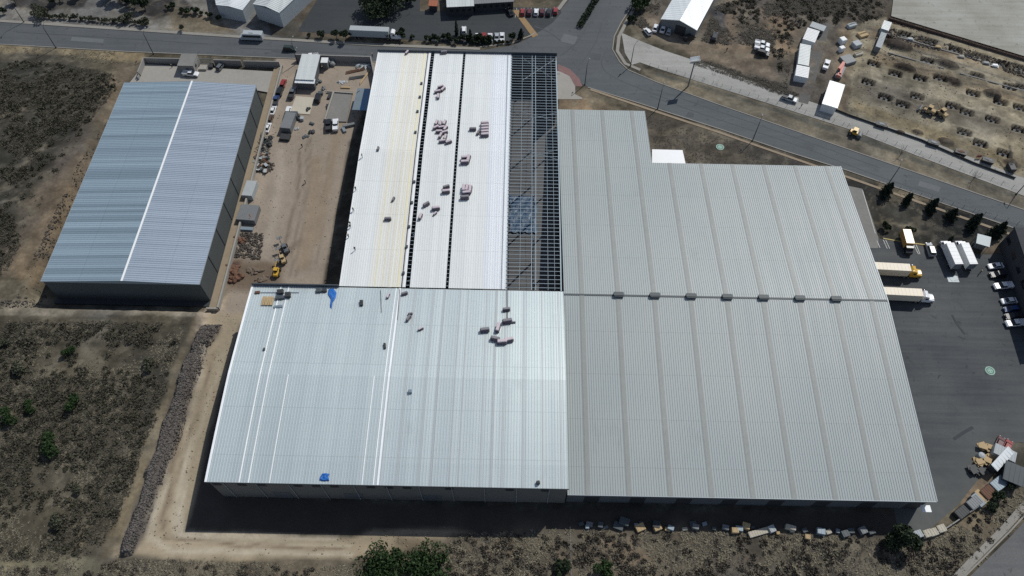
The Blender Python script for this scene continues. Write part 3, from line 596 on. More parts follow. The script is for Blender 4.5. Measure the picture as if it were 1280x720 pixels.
# ---- grey hall: matte ribbed gable, skylight strips, ridge vents, canopy
gh = thing('warehouse', 'broad matte grey gable-roofed hall on the right with long skylight strips', 'warehouse', (0,0,0))
zr = lambda y: 12.5-4.0*abs(y-104.2)/51.9
G1 = [(52.1,zr(52.1)),(104.2,12.5),(154.5,zr(154.5))]; G2 = [(52.1,zr(52.1)),(104.2,12.5),(178.4,zr(178.4))]
wall_prism('wall', M['darkwall'], gh, [(52.9,-.2),(154.1,-.2),(154.1,zr(154.1)-.15),(104.2,12.3),(52.9,zr(52.9)-.15)], 14.0, 99.1)
wall_prism('wall', M['darkwall'], gh, [(154.1,-.2),(178.0,-.2),(178.0,zr(178)-.15),(154.1,zr(154.1)-.17)], 14.0, 41.8)
ribbed('roof', M['grey_roof'], gh, 13.8, 42.0, G2, .6, .085, .22)
ribbed('roof', M['grey_roof'], gh, 42.0, 99.5, G1, .6, .085, .22)
for k in range(9):
    x = 18.6+9.58*k; back = G2 if x < 41 else G1
    for rows in (back[:2], back[1:]):
        ribbed('skylight', M['skylight'], gh, x-.55, x+.55, rows, .31, .03, .1, dz=.09)
flatstrip('ridge_cap', M['vent'], gh, 13.9, 99.4, [(103.95,12.5),(104.2,12.52),(104.45,12.5)], .085, th=.03)
mb = MB(); mb.box((56.6,52.0,zr(52.1)-.1), (85.6,.14,.36)); mb.build('gutter', M['fascia'], gh)
mb = MB(); mb.box((99.55,103.2,10), (.1,.1,.1)); 
flatstrip('verge_trim', M['fascia'], gh, 99.4, 99.62, G1, .02, th=.1)
for k in range(7):
    x = 28.2+9.58*k; v = MB(); v.box((x,104.2,12.95), (2.5,1.5,.55), top=.94); v = v.build('roof_vent', M['vent'], gh)
    h = MB(); h.box((x,104.2,13.3), (2.7,.9,.14)); h.build('hood', M['vent'], v)
cp = MB(); pts = [P(815,187,4.2), P(853,188,4.2), P(857,205.5,4.2), P(815,204.5,4.2)]; cp.prism([(p.x,p.y) for p in pts], 4.1, 4.35); cpo = cp.build('canopy_roof', M['white_metal'], gh)
for p in pts[1:3]: mb = MB(); mb.tube((p.x-.6,p.y+(.5 if p.y < 162 else -.5),0),(p.x-.6,p.y+(.5 if p.y < 162 else -.5),4.1), .12); mb.build('canopy_post', M['frame_grey'], gh)
for xp in (762,): c = P(xp, 626, 6); mb = MB(); mb.box((c.x,52.87,6.2), (4.6,.06,1.6)); mb.build('window', M['glass'], gh)
for k in range(8):
    x = 20+k*11; mb = MB(); mb.box((x,52.87,2.1), (3.6,.06,4.2)); mb.build('dock_door', M['dark'], gh)
mb = MB(); q = [P(1164,633,3.5), P(1173,630,3.5), P(1174,633,3.5), P(1166,634,3.5)]
mb.box((98.2,51.3,5.4), (2.2,1.6,.15)); mb.build('side_canopy', M['white_metal'], gh)

# ---- left warehouse: zinc roof on a platform, ridge running away, tilt-up panels
lw = thing('warehouse', 'separate blue-grey zinc-roofed warehouse with a thin white ridge line and panelled side wall', 'warehouse', (0,0,0))
LX0, LXR, LX1 = -127.3, -104.95, -84.5; LY0, LY1 = 107.0, 184.0
mb = MB(); mb.box(((LX0+LX1)/2,(LY0+LY1)/2,4.8), (LX1-LX0-.5,LY1-LY0-.5,9.2)); mb.build('wall', M['leftwall'], lw)
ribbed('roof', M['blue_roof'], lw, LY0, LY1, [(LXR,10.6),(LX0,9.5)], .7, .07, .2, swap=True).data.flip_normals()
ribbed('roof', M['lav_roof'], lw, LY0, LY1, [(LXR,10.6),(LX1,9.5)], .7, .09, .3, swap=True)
flatstrip('ridge_cap', M['white_metal'], lw, LXR-.28, LXR+.28, [(LY0-.1,10.62),(LY1+.1,10.62)], .08, th=.05)
mb = MB()
for y in (LY0-.02, LY1-.03): mb.add([(LX0,y,9.2),(LX1,y,9.2),(LX1,y,9.55),(LXR,y,10.65),(LX0,y,9.55)], [(0,1,2,3,4)])
mb.box((LX1+.05,(LY0+LY1)/2,9.42), (.14,LY1-LY0,.22)); mb.box((LX0-.05,(LY0+LY1)/2,9.42), (.14,LY1-LY0,.22)); mb.build('verge_trim', M['fascia'], lw)
for k in range(9):
    y = LY0+.5+k*9.5; mb = MB(); mb.box((LX1-.18,y,4.6), (.16,.3,9.2)); mb.build('downpipe', M['gutter'], lw)
st = MB(); st.box((-83.1,(105.0+203)/2,.3), (2.6,97.6,.5)); struct(st.build('pavement', M['dirtstrip']))
rw = MB(); rw.box((-81.6,(104.6+202.9)/2,.75), (.5,98.2,1.7)); rw.box((-83.2,104.5,.6), (3.2,.5,1.4)); tag(rw.build('retaining_wall', M['conc']), 'long low concrete retaining wall beside the zinc-roofed warehouse', 'wall')
pl = MB(); pl.box((-105.5,145,.2), (44.5,79,.5)); struct(pl.build('ground_platform', M['lot']))
# its forecourt walls and gate house
wl = MB(); a, b2 = P(181,70,2.6), P(352,78,2.6)
YB = P(270,74,2.6).y
wl.box(((-129.5-112)/2,YB,1.3), (17.5,.3,2.7)); wl.box((-100.5,YB-.3,1.3), (9.5,.3,2.7)); wl.box((-88.6,YB-.6,1.3), (12.4,.3,2.7)); wl.box((-129.6,YB-3.5,1.3), (.3,7.2,2.7)); wl.box((-129.6,YB-7.6,.8), (.3,2,1.6))
tag(wl.build('boundary_wall', M['blockwall']), 'grey block wall closing the concrete forecourt of the zinc-roofed warehouse', 'wall')
gp = [P(228.6,66,3.7), P(243.4,68,3.7), P(240,82,3.7), P(222,82,3.7)]
gx0, gx1 = gp[3].x, gp[2].x+.3; gy0, gy1 = gp[3].y, gp[0].y-.6
gt = thing('gate_house', 'small flat-roofed block gate house against the forecourt wall', 'gate house', ((gx0+gx1)/2,(gy0+gy1)/2,.45))
mb = MB(); mb.box((0,0,1.6), (gx1-gx0,gy1-gy0,3.2)); mb.build('wall', M['blockwall'], gt)
mb = MB(); mb.box((0,0,3.28), (gx1-gx0+.3,gy1-gy0+.3,.18)); mb.build('roof', M['conc_dark'], gt)
mb = MB(); mb.box((.3,-(gy1-gy0)/2-.02,1.1), (.95,.06,2.1)); mb.build('door', M['darkwall'], gt)
mb = MB(); mb.box(((gx1-gx0)/2+.02,-1,1.7), (.06,1.2,1.0)); mb.build('window', M['glass'], gt)
ga = P(276,76,1.5); mb = MB()
for k in range(9): mb.tube((-2.4+k*.6,0,0),(-2.4+k*.6,0,2.4), .04)
for z in (.2,1.3,2.3): mb.box((0,0,z), (5,.08,.08))
tag(mb.build('gate', M['frame_grey'], loc=(-108.2,YB,.4)), 'barred steel vehicle gate in the forecourt wall', 'gate')
# ------------------------------------------------------------------ smaller buildings and walls
M['light_wall'] = mat('pale wall sheet', (.36,.39,.40), .7, 0, .1, .6)
M['pale_roof'] = roof_mat('pale roof sheet', (.55,.58,.57), .05, .5, 0, 1.1, .05, .06)
M['bright_roof'] = roof_mat('bright roof sheet', (.72,.75,.75), .05, .45, 0, 1.1, .03, .04)
M['canopy_blue'] = mat('blue-grey roof sheet', (.10,.20,.32), .45, .1, .15, .7)
M['canopy_pale'] = mat('pale blue roof sheet', (.16,.20,.225), .45, .1, .1, .7)
M['brick_dark'] = mat('dark rendered wall', (.04,.043,.048), .85, 0, .2, .6)
M['cream'] = mat('cream render', (.46,.42,.34), .85, 0, .12, .8)
M['terracotta'] = mat('terracotta', (.33,.115,.06), .85, 0, .2, 1)
M['wood'] = mat('raw timber', (.42,.31,.17), .85, 0, .2, 1.5)
M['rust'] = mat('rusty metal', (.13,.065,.04), .85, 0, .35, 1.5)
M['grey_box'] = mat('grey painted steel', (.17,.18,.185), .6, .1, .15, 1)
M['white_box'] = mat('white painted steel', (.70,.71,.70), .5, 0, .08, 1)
M['blue_box'] = mat('blue painted steel', (.035,.09,.20), .5, 0, .15, 1)

def local(fl, fr):
    """frame at the front-left corner: x along the front, y to the back"""
    a = math.atan2(fr.y-fl.y, fr.x-fl.x); return a, (fr.xy-fl.xy).length
def shed(name, label, cat, fl, fr, depth, eave, ridge, wallm, roofm, ridge_along='y', base=0.0, door=None, group=None, windows=0):
    a, wdt = local(fl, fr); t = thing(name, label, cat, (fl.x, fl.y, base), a, group); mb = MB(); h = ridge
    if ridge_along == 'y':
        prof = [(0,0),(wdt,0),(wdt,eave),(wdt/2,h),(0,eave)]; mb.side(prof, .1, depth-.1); mb.build('wall', wallm, t)
        rb = MB(); o = .25
        for sx, e in ((0,-o),(wdt,wdt+o)):
            d = eave-(h-eave)/(wdt/2)*o; q = [(e,-o,d+.06),(wdt/2,-o,h+.06),(wdt/2,depth+o,h+.06),(e,depth+o,d+.06)]; q2 = [(x,y,z+.12) for x,y,z in q]
            if sx: q, q2 = q[::-1], q2[::-1]
            rb.add(q+q2, [(0,1,2,3)[::1], (7,6,5,4)[::1], (0,4,5,1), (1,5,6,2), (2,6,7,3), (3,7,4,0)])
            rb.f[-6] = rb.f[-6]; 
        n = max(2, int(depth/1.1))
        for i in range(n+1):
            y = depth*i/n
            for e, x1 in ((0,wdt/2),(wdt/2,wdt)):
                z0, z1 = (eave, h) if e == 0 else (h, eave)
                rb.tube((e,y,z0+.19),(x1,y,z1+.19), .05, n=4)
        r = rb.build('roof', roofm, t)
    else:
        mb.box((wdt/2,depth/2,min(eave,ridge)/2), (wdt-.2,depth-.2,min(eave,ridge))); mb.build('wall', wallm, t)
        rb = MB(); a2 = math.atan2(ridge-eave, depth); rb.box((wdt/2,depth/2,(eave+ridge)/2+.12), (wdt+.4,depth/math.cos(a2)+.4,.14), rx=a2)
        for i in range(max(2,int(wdt/.9))+1):
            x = wdt*i/max(2,int(wdt/.9)); rb.tube((x,-.15,eave+.2),(x,depth+.15,ridge+.2), .05, n=4)
        r = rb.build('roof', roofm, t)
    if door:
        x0, x1, z1, dm = door; d = MB(); d.box(((x0+x1)/2,.05,z1/2), (x1-x0,.16,z1)); d.build('door', dm, t)
    for k in range(windows):
        g = MB(); x = wdt*(k+.7)/(windows+.4); g.box((x,.06,eave*.6), (1.1,.12,.9)); g.build('window', M['glass'], t)
    import bmesh
    for o in (r,):
        bm = bmesh.new(); bm.from_mesh(o.data); bmesh.ops.recalc_face_normals(bm, faces=bm.faces); bm.to_mesh(o.data); bm.free()
    return t
# two pale industrial halls beyond the road, top left
def hall(name, label, pts, z, wallm, roofm, base=0.0, doors=(), rise=.9):
    ps = [P(x, y, z) for x, y in pts]; c = sum((p for p in ps), Vector())/len(ps)
    t = thing(name, label, 'warehouse', (c.x, c.y, base)); q = [(p.x-c.x, p.y-c.y) for p in ps]
    mb = MB(); mb.prism([(x*.985,y*.985) for x, y in q], 0, z-base-.1); mb.build('wall', wallm, t)
    # two slopes meeting on a ridge between the front and the back edges' middles
    (ax,ay),(bx,by),(cx,cy),(dx,dy) = q; m0 = ((ax+bx)/2,(ay+by)/2,z-base+rise); m1 = ((cx+dx)/2,(cy+dy)/2,z-base+rise); e = z-base
    r = MB(); vs = [(ax,ay,e),m0,(bx,by,e),(cx,cy,e),m1,(dx,dy,e)]; vs += [(x,y,zz-.2) for x, y, zz in vs]
    r.add(vs, [(0,1,4,5),(1,2,3,4),(6,11,10,7),(7,10,9,8),(0,6,7,1),(1,7,8,2),(2,8,9,3),(3,9,10,4),(4,10,11,5),(5,11,6,0)])
    for i in range(24):
        f = i/23
        for u, v in (((ax,ay,e),(dx,dy,e)),((bx,by,e),(cx,cy,e))):
            s0 = [u[k]+(v[k]-u[k])*f for k in range(3)]; s1 = [m0[k]+(m1[k]-m0[k])*f for k in range(3)]; s0[2] += .05; s1[2] += .05; r.tube(s0, s1, .06, n=4)
    r.build('roof', roofm, t)
    for p0, p1, hgt in doors:
        a, b = Vector((*p0,0))-Vector((c.x,c.y,0)), Vector((*p1,0))-Vector((c.x,c.y,0)); d = MB(); an = math.atan2(b.y-a.y, b.x-a.x)
        d.box(((a.x+b.x)/2,(a.y+b.y)/2,hgt/2), ((b-a).length,.5,hgt), an); d.build('door', M['dark'], t)
    return t
hall('warehouse', 'pale hall across the road with a dark open door in its right-hand wall', [(316,5),(349,16),(388,-20),(350,-34)], 6.5, M['light_wall'], M['pale_roof'], doors=[(P(363,21,0).xy, P(368,16.5,0).xy, 4.2)])
hall('warehouse', 'lower bright-roofed hall beside the pale hall, nearer the shrub bed', [(270,6),(303,12.5),(330,-22),(262,-38)], 5.5, M['light_wall'], M['bright_roof'], rise=.5)
shed('shed', 'white gable-roofed shed with a big dark doorway beyond the concrete road', 'shed', P(827,24,4.2), P(870.6,37.5,4.2), 26, 4.2, 6.0, M['grey_box'], M['bright_roof'], door=(5.6,9.4,3.8,M['dark']))
shed('office_building', 'flat white-roofed office facing the parking lot', 'office', P(559,9,4), P(592,7.5,4), 12, 4, 4.3, M['brick_dark'], M['pale_roof'], 'x', windows=4)
shed('office_building', 'long low dark-roofed block right of the white-roofed office', 'office', P(593,5,3.4), P(642,2,3.4), 12, 3.4, 3.6, M['brick_dark'], M['grey_box'], 'x', windows=6)
shed('kiosk', 'tiny terracotta-roofed kiosk beside the parking lot island', 'kiosk', P(536,7,2.6), P(546,7.5,2.6), 2.6, 2.5, 2.8, M['brick_dark'], M['terracotta'], 'x')
# dirt yard between the halls
shed('workshop', 'pale grey site workshop with a lean-to in the dirt yard', 'workshop', P(370,99,3.6), P(392,100,3.6), 11.5, 3.6, 4.3, M['darkwall'], M['pale_roof'], 'x', door=(1.2,3.4,2.6,M['dark']))
shed('lean_to', 'low lean-to roof in front of the site workshop', 'shed', P(369,103.5,3.0), P(392.5,104.5,3.0), 1.6, 3.0, 3.3, M['darkwall'], M['bright_roof'], 'x')
c = thing('canopy', 'blue sheet-roofed open canopy close to the unfinished hall', 'canopy', P(452,124,0)); pts = [P(447,110.5,3.6), P(465,111,3.6), P(459,138,3.6), P(440,137.5,3.6)]; o0 = c.location
mb = MB(); mb.prism([(p.x-o0.x,p.y-o0.y) for p in pts], 3.5, 3.65); mb.build('roof', M['canopy_blue'], c)
mb = MB(); hp = [pts[0], pts[0].lerp(pts[1],.48), pts[3].lerp(pts[2],.42), pts[3]]; mb.prism([(p.x-o0.x+.15,p.y-o0.y) for p in hp], 3.66, 3.72); mb.build('roof', M['canopy_pale'], c)
for p in pts:
    q = p.lerp(sum(pts, Vector())/4, .06); mb = MB(); mb.tube((q.x-o0.x,q.y-o0.y,0),(q.x-o0.x,q.y-o0.y,3.5), .09); mb.build('post', M['frame_grey'], c)
fb = thing('foundation_slab', 'bare concrete foundation slab with a stub wall in the dirt yard', 'slab', P(420,133,0)); o0 = fb.location
mb = MB(); ps = [P(418,114,.4), P(441,114.5,.4), P(433,152,.4), P(406,151,.4)]; mb.prism([(p.x-o0.x,p.y-o0.y) for p in ps], 0, .4); mb.build('slab', M['conc_dark'], fb)
mb = MB(); strip(mb, [(P(417,114,1).x-o0.x,P(417,114,1).y-o0.y),(P(406,149,1).x-o0.x,P(406,149,1).y-o0.y)], .5, .4, 1.1); strip(mb, [(P(408,113,1).x-o0.x,P(408,113,1).y-o0.y),(P(441,115.5,1).x-o0.x,P(441,115.5,1).y-o0.y)], .35, .3, .8); mb.build('wall', M['conc'], fb)
ps = [P(370,120,.2), P(393,122,.2), P(387,143,.2), P(362,141,.2)]; mb = MB(); mb.prism([(p.x,p.y) for p in ps], 0, .2); struct(mb.build('yard_slab', M['cream']))
yw = MB(); ya = P(366,73,0); yb = P(463,78,0); strip(yw, [(-77.5,ya.y-1.2),(P(464,77,0).x,ya.y-1.6)], .35, 0, 2.9); strip(yw, [(P(464,77,0).x+.2,ya.y-1.4),(P(470,112,0).x+.4,P(468,112,0).y)], .4, 0, 2.9)
tag(yw.build('boundary_wall', M['blockwall']), 'block wall closing the back of the dirt yard, dark on its near side', 'wall')
# right edge office block and its gate canopy
pb = [P(1248,306,0), P(1288,432,0)]; a = math.atan2(pb[1].y-pb[0].y, pb[1].x-pb[0].x)
ob = thing('office_building', 'dark flat-roofed block at the edge of the truck yard, throwing shade over cars', 'office', (pb[0].x, pb[0].y, 0), a); Lb = (pb[1]-pb[0]).length
mb = MB(); mb.box((Lb/2,10,4.1), (Lb,20,8.2)); mb.build('wall', M['brick_dark'], ob)
mb = MB(); mb.box((Lb/2,10,8.3), (Lb+.5,20.5,.25)); mb.box((Lb/2,-.05,8.5), (Lb+.5,.3,.5)); mb.build('roof', M['brick_dark'], ob)
for k in range(7):
    g = MB(); g.box((2+k*(Lb-4)/6,-.03,4.6), (2.4,.08,1.4)); g.build('window', M['glass'], ob)
cgp = [P(1222,292,3.2), P(1239,296.5,3.2), P(1237,309,3.2), P(1220,304,3.2)]; o0 = sum(cgp, Vector())/4
gc = thing('gate_canopy', 'small tilted blue-grey shelter roof by the truck yard entrance', 'shelter', (o0.x,o0.y,0))
mb = MB(); mb.prism([(p.x-o0.x,p.y-o0.y) for p in cgp], 3.1, 3.25); mb.build('roof', M['canopy_pale'], gc)
mb = MB(); mb.box((.2,.1,1.5), (2.6,2.0,3.0), -.25); mb.build('booth', M['grey_box'], gc)
for p in cgp: q = p.lerp(o0, .1); mb = MB(); mb.tube((q.x-o0.x,q.y-o0.y,0),(q.x-o0.x,q.y-o0.y,3.1), .07); mb.build('post', M['frame_grey'], gc)
# sheds by the junk corner, bottom right
shed('shed', 'grey lean-to shed behind the junk pile at the yard corner', 'shed', P(1254,598,3), P(1278,608,3), 4.6, 3, 3.4, M['brick_dark'], M['vent'], 'x')
shed('shed', 'pale sheet roof leaning over the gap beside the grey lean-to shed', 'shed', P(1246,588,2.6), P(1266,566,2.6), 1.6, 2.6, 3.0, M['brick_dark'], M['bright_roof'], 'x')
# site cabins beyond the concrete road
def cabin(label, a, b, wd, h, wallm, roofm, base=0.1, group=None, cat='cabin'):
    p, q = P(*a, h), P(*b, h); an = math.atan2(q.y-p.y, q.x-p.x); L = (q-p).length; c = (p+q)/2
    t = thing('site_cabin', label, cat, (c.x, c.y, base), an, group)
    mb = MB(); mb.cbox((0,0,h/2-.15), (L,wd,h-.3), 0, .08); mb.build('body', wallm, t)
    mb = MB(); mb.box((0,0,h-.1), (L+.2,wd+.2,.14))
    for i in range(int(L/.8)+1): mb.box((-L/2+i*.8,0,h-.01), (.1,wd+.1,.06))
    mb.build('roof', roofm, t)
    for x in (-L*.3, L*.1, L*.35): g = MB(); g.box((x,-wd/2-.01,h*.55), (.9,.05,.8)); g.build('window', M['glass'], t)
    g = MB(); g.box((-L*.1,-wd/2-.01,1.05), (.85,.06,2.0)); g.build('door', M['grey_box'], t)
    return t
cabin('bright white site cabin at the far end of the cabin row', (1011,51),(1017,37),4.2,2.9,M['white_box'],M['white_box'])
cabin('long grey site cabin in the middle of the cabin row', (1004,81),(1007,56),3.6,2.7,M['light_wall'],M['pale_roof'])
cabin('short white cabin nearest the concrete road', (1002,96),(1004,83),4.2,2.8,M['white_box'],M['white_box'])
cabin('grey container set crosswise behind the cabin row', (1014,30),(1031,36),3.0,2.6,M['grey_box'],M['light_wall'], cat='container')
cabin('pale container at the corner of the foundation site', (1106,37),(1110,27),2.6,2.6,M['light_wall'],M['pale_roof'], cat='container')
cabin('long narrow dark-sided container beside the foundation site', (1098,59),(1105,41),1.8,2.4,M['grey_box'],M['light_wall'], cat='container')
shed('tent', 'big white gable marquee beside the concrete road', 'tent', P(1028,130,3.2), P(1046,135.5,3.2), 11.5, 3.2, 3.6, M['white_box'], M['bright_roof'], 'x', base=.1)
for lab, px, sz, mm, cat in [('small white tank on the storage plot behind the marquee', (1053,51), (2.2,2.2,2), 'white_box','tank'), ('small white box just below the white tank', (1052,61), (2,1.6,1.8), 'white_box','box'),
        ('pale grey crate on the storage plot', (1071,55), (3,2.6,1.6), 'light_wall','crate'), ('cream sheet stack at the edge of the storage plot', (1074,66), (3.4,1.4,.9), 'cream','stack'), ('yellow timber stack on the storage plot', (1079,42), (3.6,2.6,1.0), 'wood','stack'),
        ('grey-blue tarpaulin mound in front of the storage plot', (1060,74), (4.6,4.2,1.2), 'grey_box','tarp'), ('grey pallet load at the top of the storage plot', (1065,31), (3.6,1.8,1.2), 'light_wall','stack')]:
    p = P(*px, 1); mb = MB(); mb.cbox((0,0,sz[2]/2), sz, .4, .15)
    if cat == 'stack':
        for k in range(3): mb.box((-.3+k*.3,sz[1]*.1,sz[2]+.08), (sz[0]*.8,.25,.16), .45)
    tag(mb.build({'stack':'material_stack','tarp':'tarp_mound','tank':'water_tank','crate':'crate','box':'storage_box'}[cat], M[mm], loc=(p.x,p.y,tz(p.x,p.y))), lab, cat)
# site fence and retaining walls
M['fence'] = mat('dark fence mesh', (.05,.047,.042), .85, 0, .2, 1)
def fence(label, pxs, h, m, step=3.2, name='fence', z0=0.0, solid=True, thick=.08):
    pts = [P(x, y, 0) for x, y in pxs]; t = thing(name, label, 'fence', (pts[0].x, pts[0].y, 0)); o = pts[0]; loc = [(p.x-o.x, p.y-o.y) for p in pts]
    mb = MB()
    if solid: strip(mb, loc, thick, z0-.3, h)
    else:
        for z in np.linspace(.3, h, 4): strip(mb, loc, .02, z-.01, z+.01)
    mb.build('panel', m, t); pmb = MB(); pmb.tube((0,0,-.3),(0,0,h+.15), .06, n=5); pme = pmb.mesh('post', M['grey_box']); k = 0
    for a, b in zip(loc[:-1], loc[1:]):
        L = math.hypot(b[0]-a[0], b[1]-a[1])
        for i in range(int(L/step)+1):
            if k >= 95: break
            f = i*step/L; link('post', pme, t, (a[0]+(b[0]-a[0])*f, a[1]+(b[1]-a[1])*f, 0)); k += 1
    return t
fence('low dark hoarding along the far side of the concrete road, below the foundation site', [(1024,130),(1060,145),(1150,176),(1216,205),(1268,224)], .9, M['fence'])
fence('dusty mesh fence along the planted verge of the estate road', [(798,100),(900,135.5),(1042,185),(1290,271)][0:0] or [(812,82),(880,101),(960,126),(1060,157.5),(1150,192),(1272,237)], 1.2, M['grey_box'], solid=False)
fence('wire fence running down from the joint of the two front halls', [(712,662),(713,690),(714,735)], 2.0, M['grey_box'], solid=False)
fence('low block fence along the back of the truck yard paving', [(1142,672),(1175,665),(1215,638),(1264,600)], 1.3, M['blockwall'], thick=.25)
fence('chain fence along the verge beside the round-crowned lawn trees', [(1098,229),(1190,256),(1290,285)], 1.3, M['grey_box'], solid=False)
fence('rusty brown sheet fence between the foundation site and the big concrete slab', [(1110,25),(1150,37),(1200,52),(1290,79)], .9, mat('brown sheet', (.075,.048,.04), .85, 0, .3, .4))
fence('low wire fence along the bank of the dry field, bottom left', [(124,716),(300,717),(460,712)], 1.3, M['fence'], solid=False)
# unipole billboard
bp = P(860,108,0); bb = thing('billboard', 'white roadside billboard on a tall single pole by the concrete road', 'billboard', (bp.x,bp.y,0))
mb = MB(); mb.tube((0,0,0),(0,0,10.5), .26, .2, n=8); mb.build('pole', M['grey_box'], bb)
for sgn in (-.5,.5):
    mb = MB(); mb.box((0,sgn,11.3), (3.4,.14,1.9), .25, rx=.55*(-1 if sgn > 0 else 1)); mb.build('panel', M['white_box'], bb)
mb = MB(); mb.box((0,0,10.5), (3,.25,.3), .25); mb.build('frame', M['dark'], bb)
# street lamps
def lamp_meshes():
    a = MB(); a.tube((0,0,0),(0,0,8.8), .16, .09, n=7); a.box((0,0,.12), (.5,.5,.24))
    b = MB(); b.tube((0,0,8.7),(1.0,0,9.4), .06, n=5); b.tube((1.0,0,9.4),(1.9,0,9.5), .05, n=5)
    h = MB(); h.cbox((2.3,0,9.48), (.9,.36,.18), 0, .06); return a.mesh('pole', M['dark']), b.mesh('arm', M['dark']), h.mesh('lamp_head', M['grey_box'])
LM = lamp_meshes()
for px, rz, lab in [((30,28),-1.5,'short street lamp at the far left end of the shrub bed'), ((70,60),1.5,'street lamp on the grassy verge above the dark left field'), ((192,68),1.5,'street lamp at the corner of the forecourt wall'),
        ((731,106),1.2,'street lamp on the corner by the pale entrance paving'), ((822,136),1.2,'street lamp on the near kerb opposite the planted verge, next after the junction'),
        ((940.5,176),1.2,'street lamp on the near kerb above the green ground emblem'), ((1109,232),1.2,'street lamp rising behind the first conifer of the row'), ((1270,243),1.5,'street lamp at the far right end of the concrete road'),
        ((372,79),1.5,'street lamp beside the entrance to the dirt yard'), ((788,83),1.0,'street lamp at the rounded corner of the concrete road')]:
    p = P(*px); t = thing('street_lamp', lab, 'street lamp', (p.x,p.y,.05), rz, 'street lamps along the roads')
    for n_, m_ in zip(('pole','arm','lamp_head'), LM): link(n_, m_, t)
# ------------------------------------------------------------------ vegetation and loose ground cover
M['bark'] = mat('bark', (.085,.065,.05), .9, 0, .2, 3)
M['leaf_dark'] = island_mat('dark leaves', (.012,.022,.012), (.045,.062,.032))
M['leaf_green'] = island_mat('green leaves', (.010,.026,.009), (.048,.08,.028))
M['leaf_olive'] = island_mat('dusty olive leaves', (.04,.045,.03), (.095,.10,.065))
M['leaf_conifer'] = island_mat('conifer needles', (.008,.016,.012), (.035,.05,.032))
M['twig'] = island_mat('dry brush', (.05,.046,.039), (.145,.13,.105))
M['twig_dark'] = island_mat('dark dry brush', (.036,.033,.025), (.118,.108,.08))
M['twig_pale'] = island_mat('pale dry grass', (.12,.108,.08), (.26,.23,.165))
M['rock'] = island_mat('rock rubble', (.055,.049,.045), (.16,.146,.134))
M['rock_dark'] = island_mat('dark rubble', (.03,.028,.026), (.12,.105,.09))

def leaf_soup(n, sampler, size, jit=.5, rng=RNG):
    """n small leaf-clump quads at sampled points, each turned its own way -> verts, faces"""
    c = sampler(n); a = rng.normal(size=(n,3)); a /= np.linalg.norm(a,axis=1,keepdims=True); b = rng.normal(size=(n,3)); b -= a*(a*b).sum(1,keepdims=True); b /= np.linalg.norm(b,axis=1,keepdims=True)
    s = size*(1-jit+2*jit*rng.random((n,1))); w2 = s*(.45+.3*rng.random((n,1)))
    q = np.stack([c-a*s-b*w2*.3, c-b*w2, c+a*s, c+b*w2+a*s*.2], 1).reshape(-1,3); return q, np.arange(n*4).reshape(n,4)
def npmesh(name, v, f, m):
    me = bpy.data.meshes.new(name); me.vertices.add(len(v)); me.vertices.foreach_set('co', np.ascontiguousarray(v,dtype=np.float32).ravel())
    me.loops.add(f.size); me.loops.foreach_set('vertex_index', f.ravel().astype(np.int32)); me.polygons.add(len(f)); k = f.shape[1]
    me.polygons.foreach_set('loop_start', np.arange(0,f.size,k,dtype=np.int32)); me.polygons.foreach_set('loop_total', np.full(len(f),k,np.int32)); me.update(); me.validate(); me.materials.append(m); return me
def crown_lobes(w, h, base, lobes, rng):
    L = []
    for _ in range(lobes):
        a = rng.random()*2*math.pi; r = w*.5*math.sqrt(rng.random())*.86; z = base+(h-base)*(.15+.65*rng.random()); L.append((math.cos(a)*r, math.sin(a)*r, z, w*(.10+.17*rng.random())))
    L.append((w*.05,-w*.04,base+(h-base)*.55,w*.24)); return np.array(L)
def round_tree(w, h, n, leafm, size=.3, trunk=None, lobes=9, seed=0):
    rng = np.random.default_rng(seed); base = h*.28; L = crown_lobes(w, h, base, lobes, rng)
    def samp(k):
        i = rng.integers(0,len(L),k); d = rng.normal(size=(k,3)); d /= np.linalg.norm(d,axis=1,keepdims=True); r = L[i,3:4]*(.55+.5*rng.random((k,1))**.6)
        p = L[i,:3]+d*r*[1,1,.85]; p[:,2] = np.maximum(p[:,2],.15); return p
    v, f = leaf_soup(n, samp, size, rng=rng); cm = npmesh('crown', v, f, leafm)
    t = MB(); r = max(.08, w*.028); t.tube((0,0,-.2),(0,0,h*.45), r*1.3, r*.8)
    for k in range(min(6,len(L))): t.tube((0,0,h*(.25+.03*k)), tuple(L[k,:3]), r*.5, r*.15, n=5)
    return cm, t.mesh('trunk', M['bark'])
def conifer(w, h, n, leafm, size=.28, seed=0):
    rng = np.random.default_rng(seed); tiers = rng.random(40)
    def samp(k):
        z = rng.random(k)**1.25; a = rng.random(k)*2*math.pi; ph = seed*1.7; rr = w/2*np.minimum(1,(1-z)*1.55)**.75*(.70+.30*np.cos(a*(3+seed%3)+z*17+ph))*(.85+.3*np.sin(a*2+ph))*np.sqrt(.25+.75*rng.random(k)); return np.stack([np.cos(a)*rr, np.sin(a)*rr, .35+z*(h-.35)-.12*rr],1)
    v, f = leaf_soup(n, samp, size, rng=rng); t = MB(); t.tube((0,0,-.2),(0,0,h*.9), .16, .04)
    for k in range(10): a = k*2.4; z = h*(.12+.07*k); t.tube((0,0,z),(math.cos(a)*w*.4*(1-z/h),math.sin(a)*w*.4*(1-z/h),z-.1), .05, .02, n=4)
    return npmesh('crown', v, f, leafm), t.mesh('trunk', M['bark'])
def plant(name, label, cat, meshes, px, group=None, sc=1.0, dz=0.0):
    p = G(*px); t = thing(name, label, cat, (p.x,p.y,p.z+dz), random.random()*6.28, group); t.scale = (sc,sc,sc)
    for n_, m_ in zip(('crown','trunk'), meshes): link(n_, m_, t)
    return t
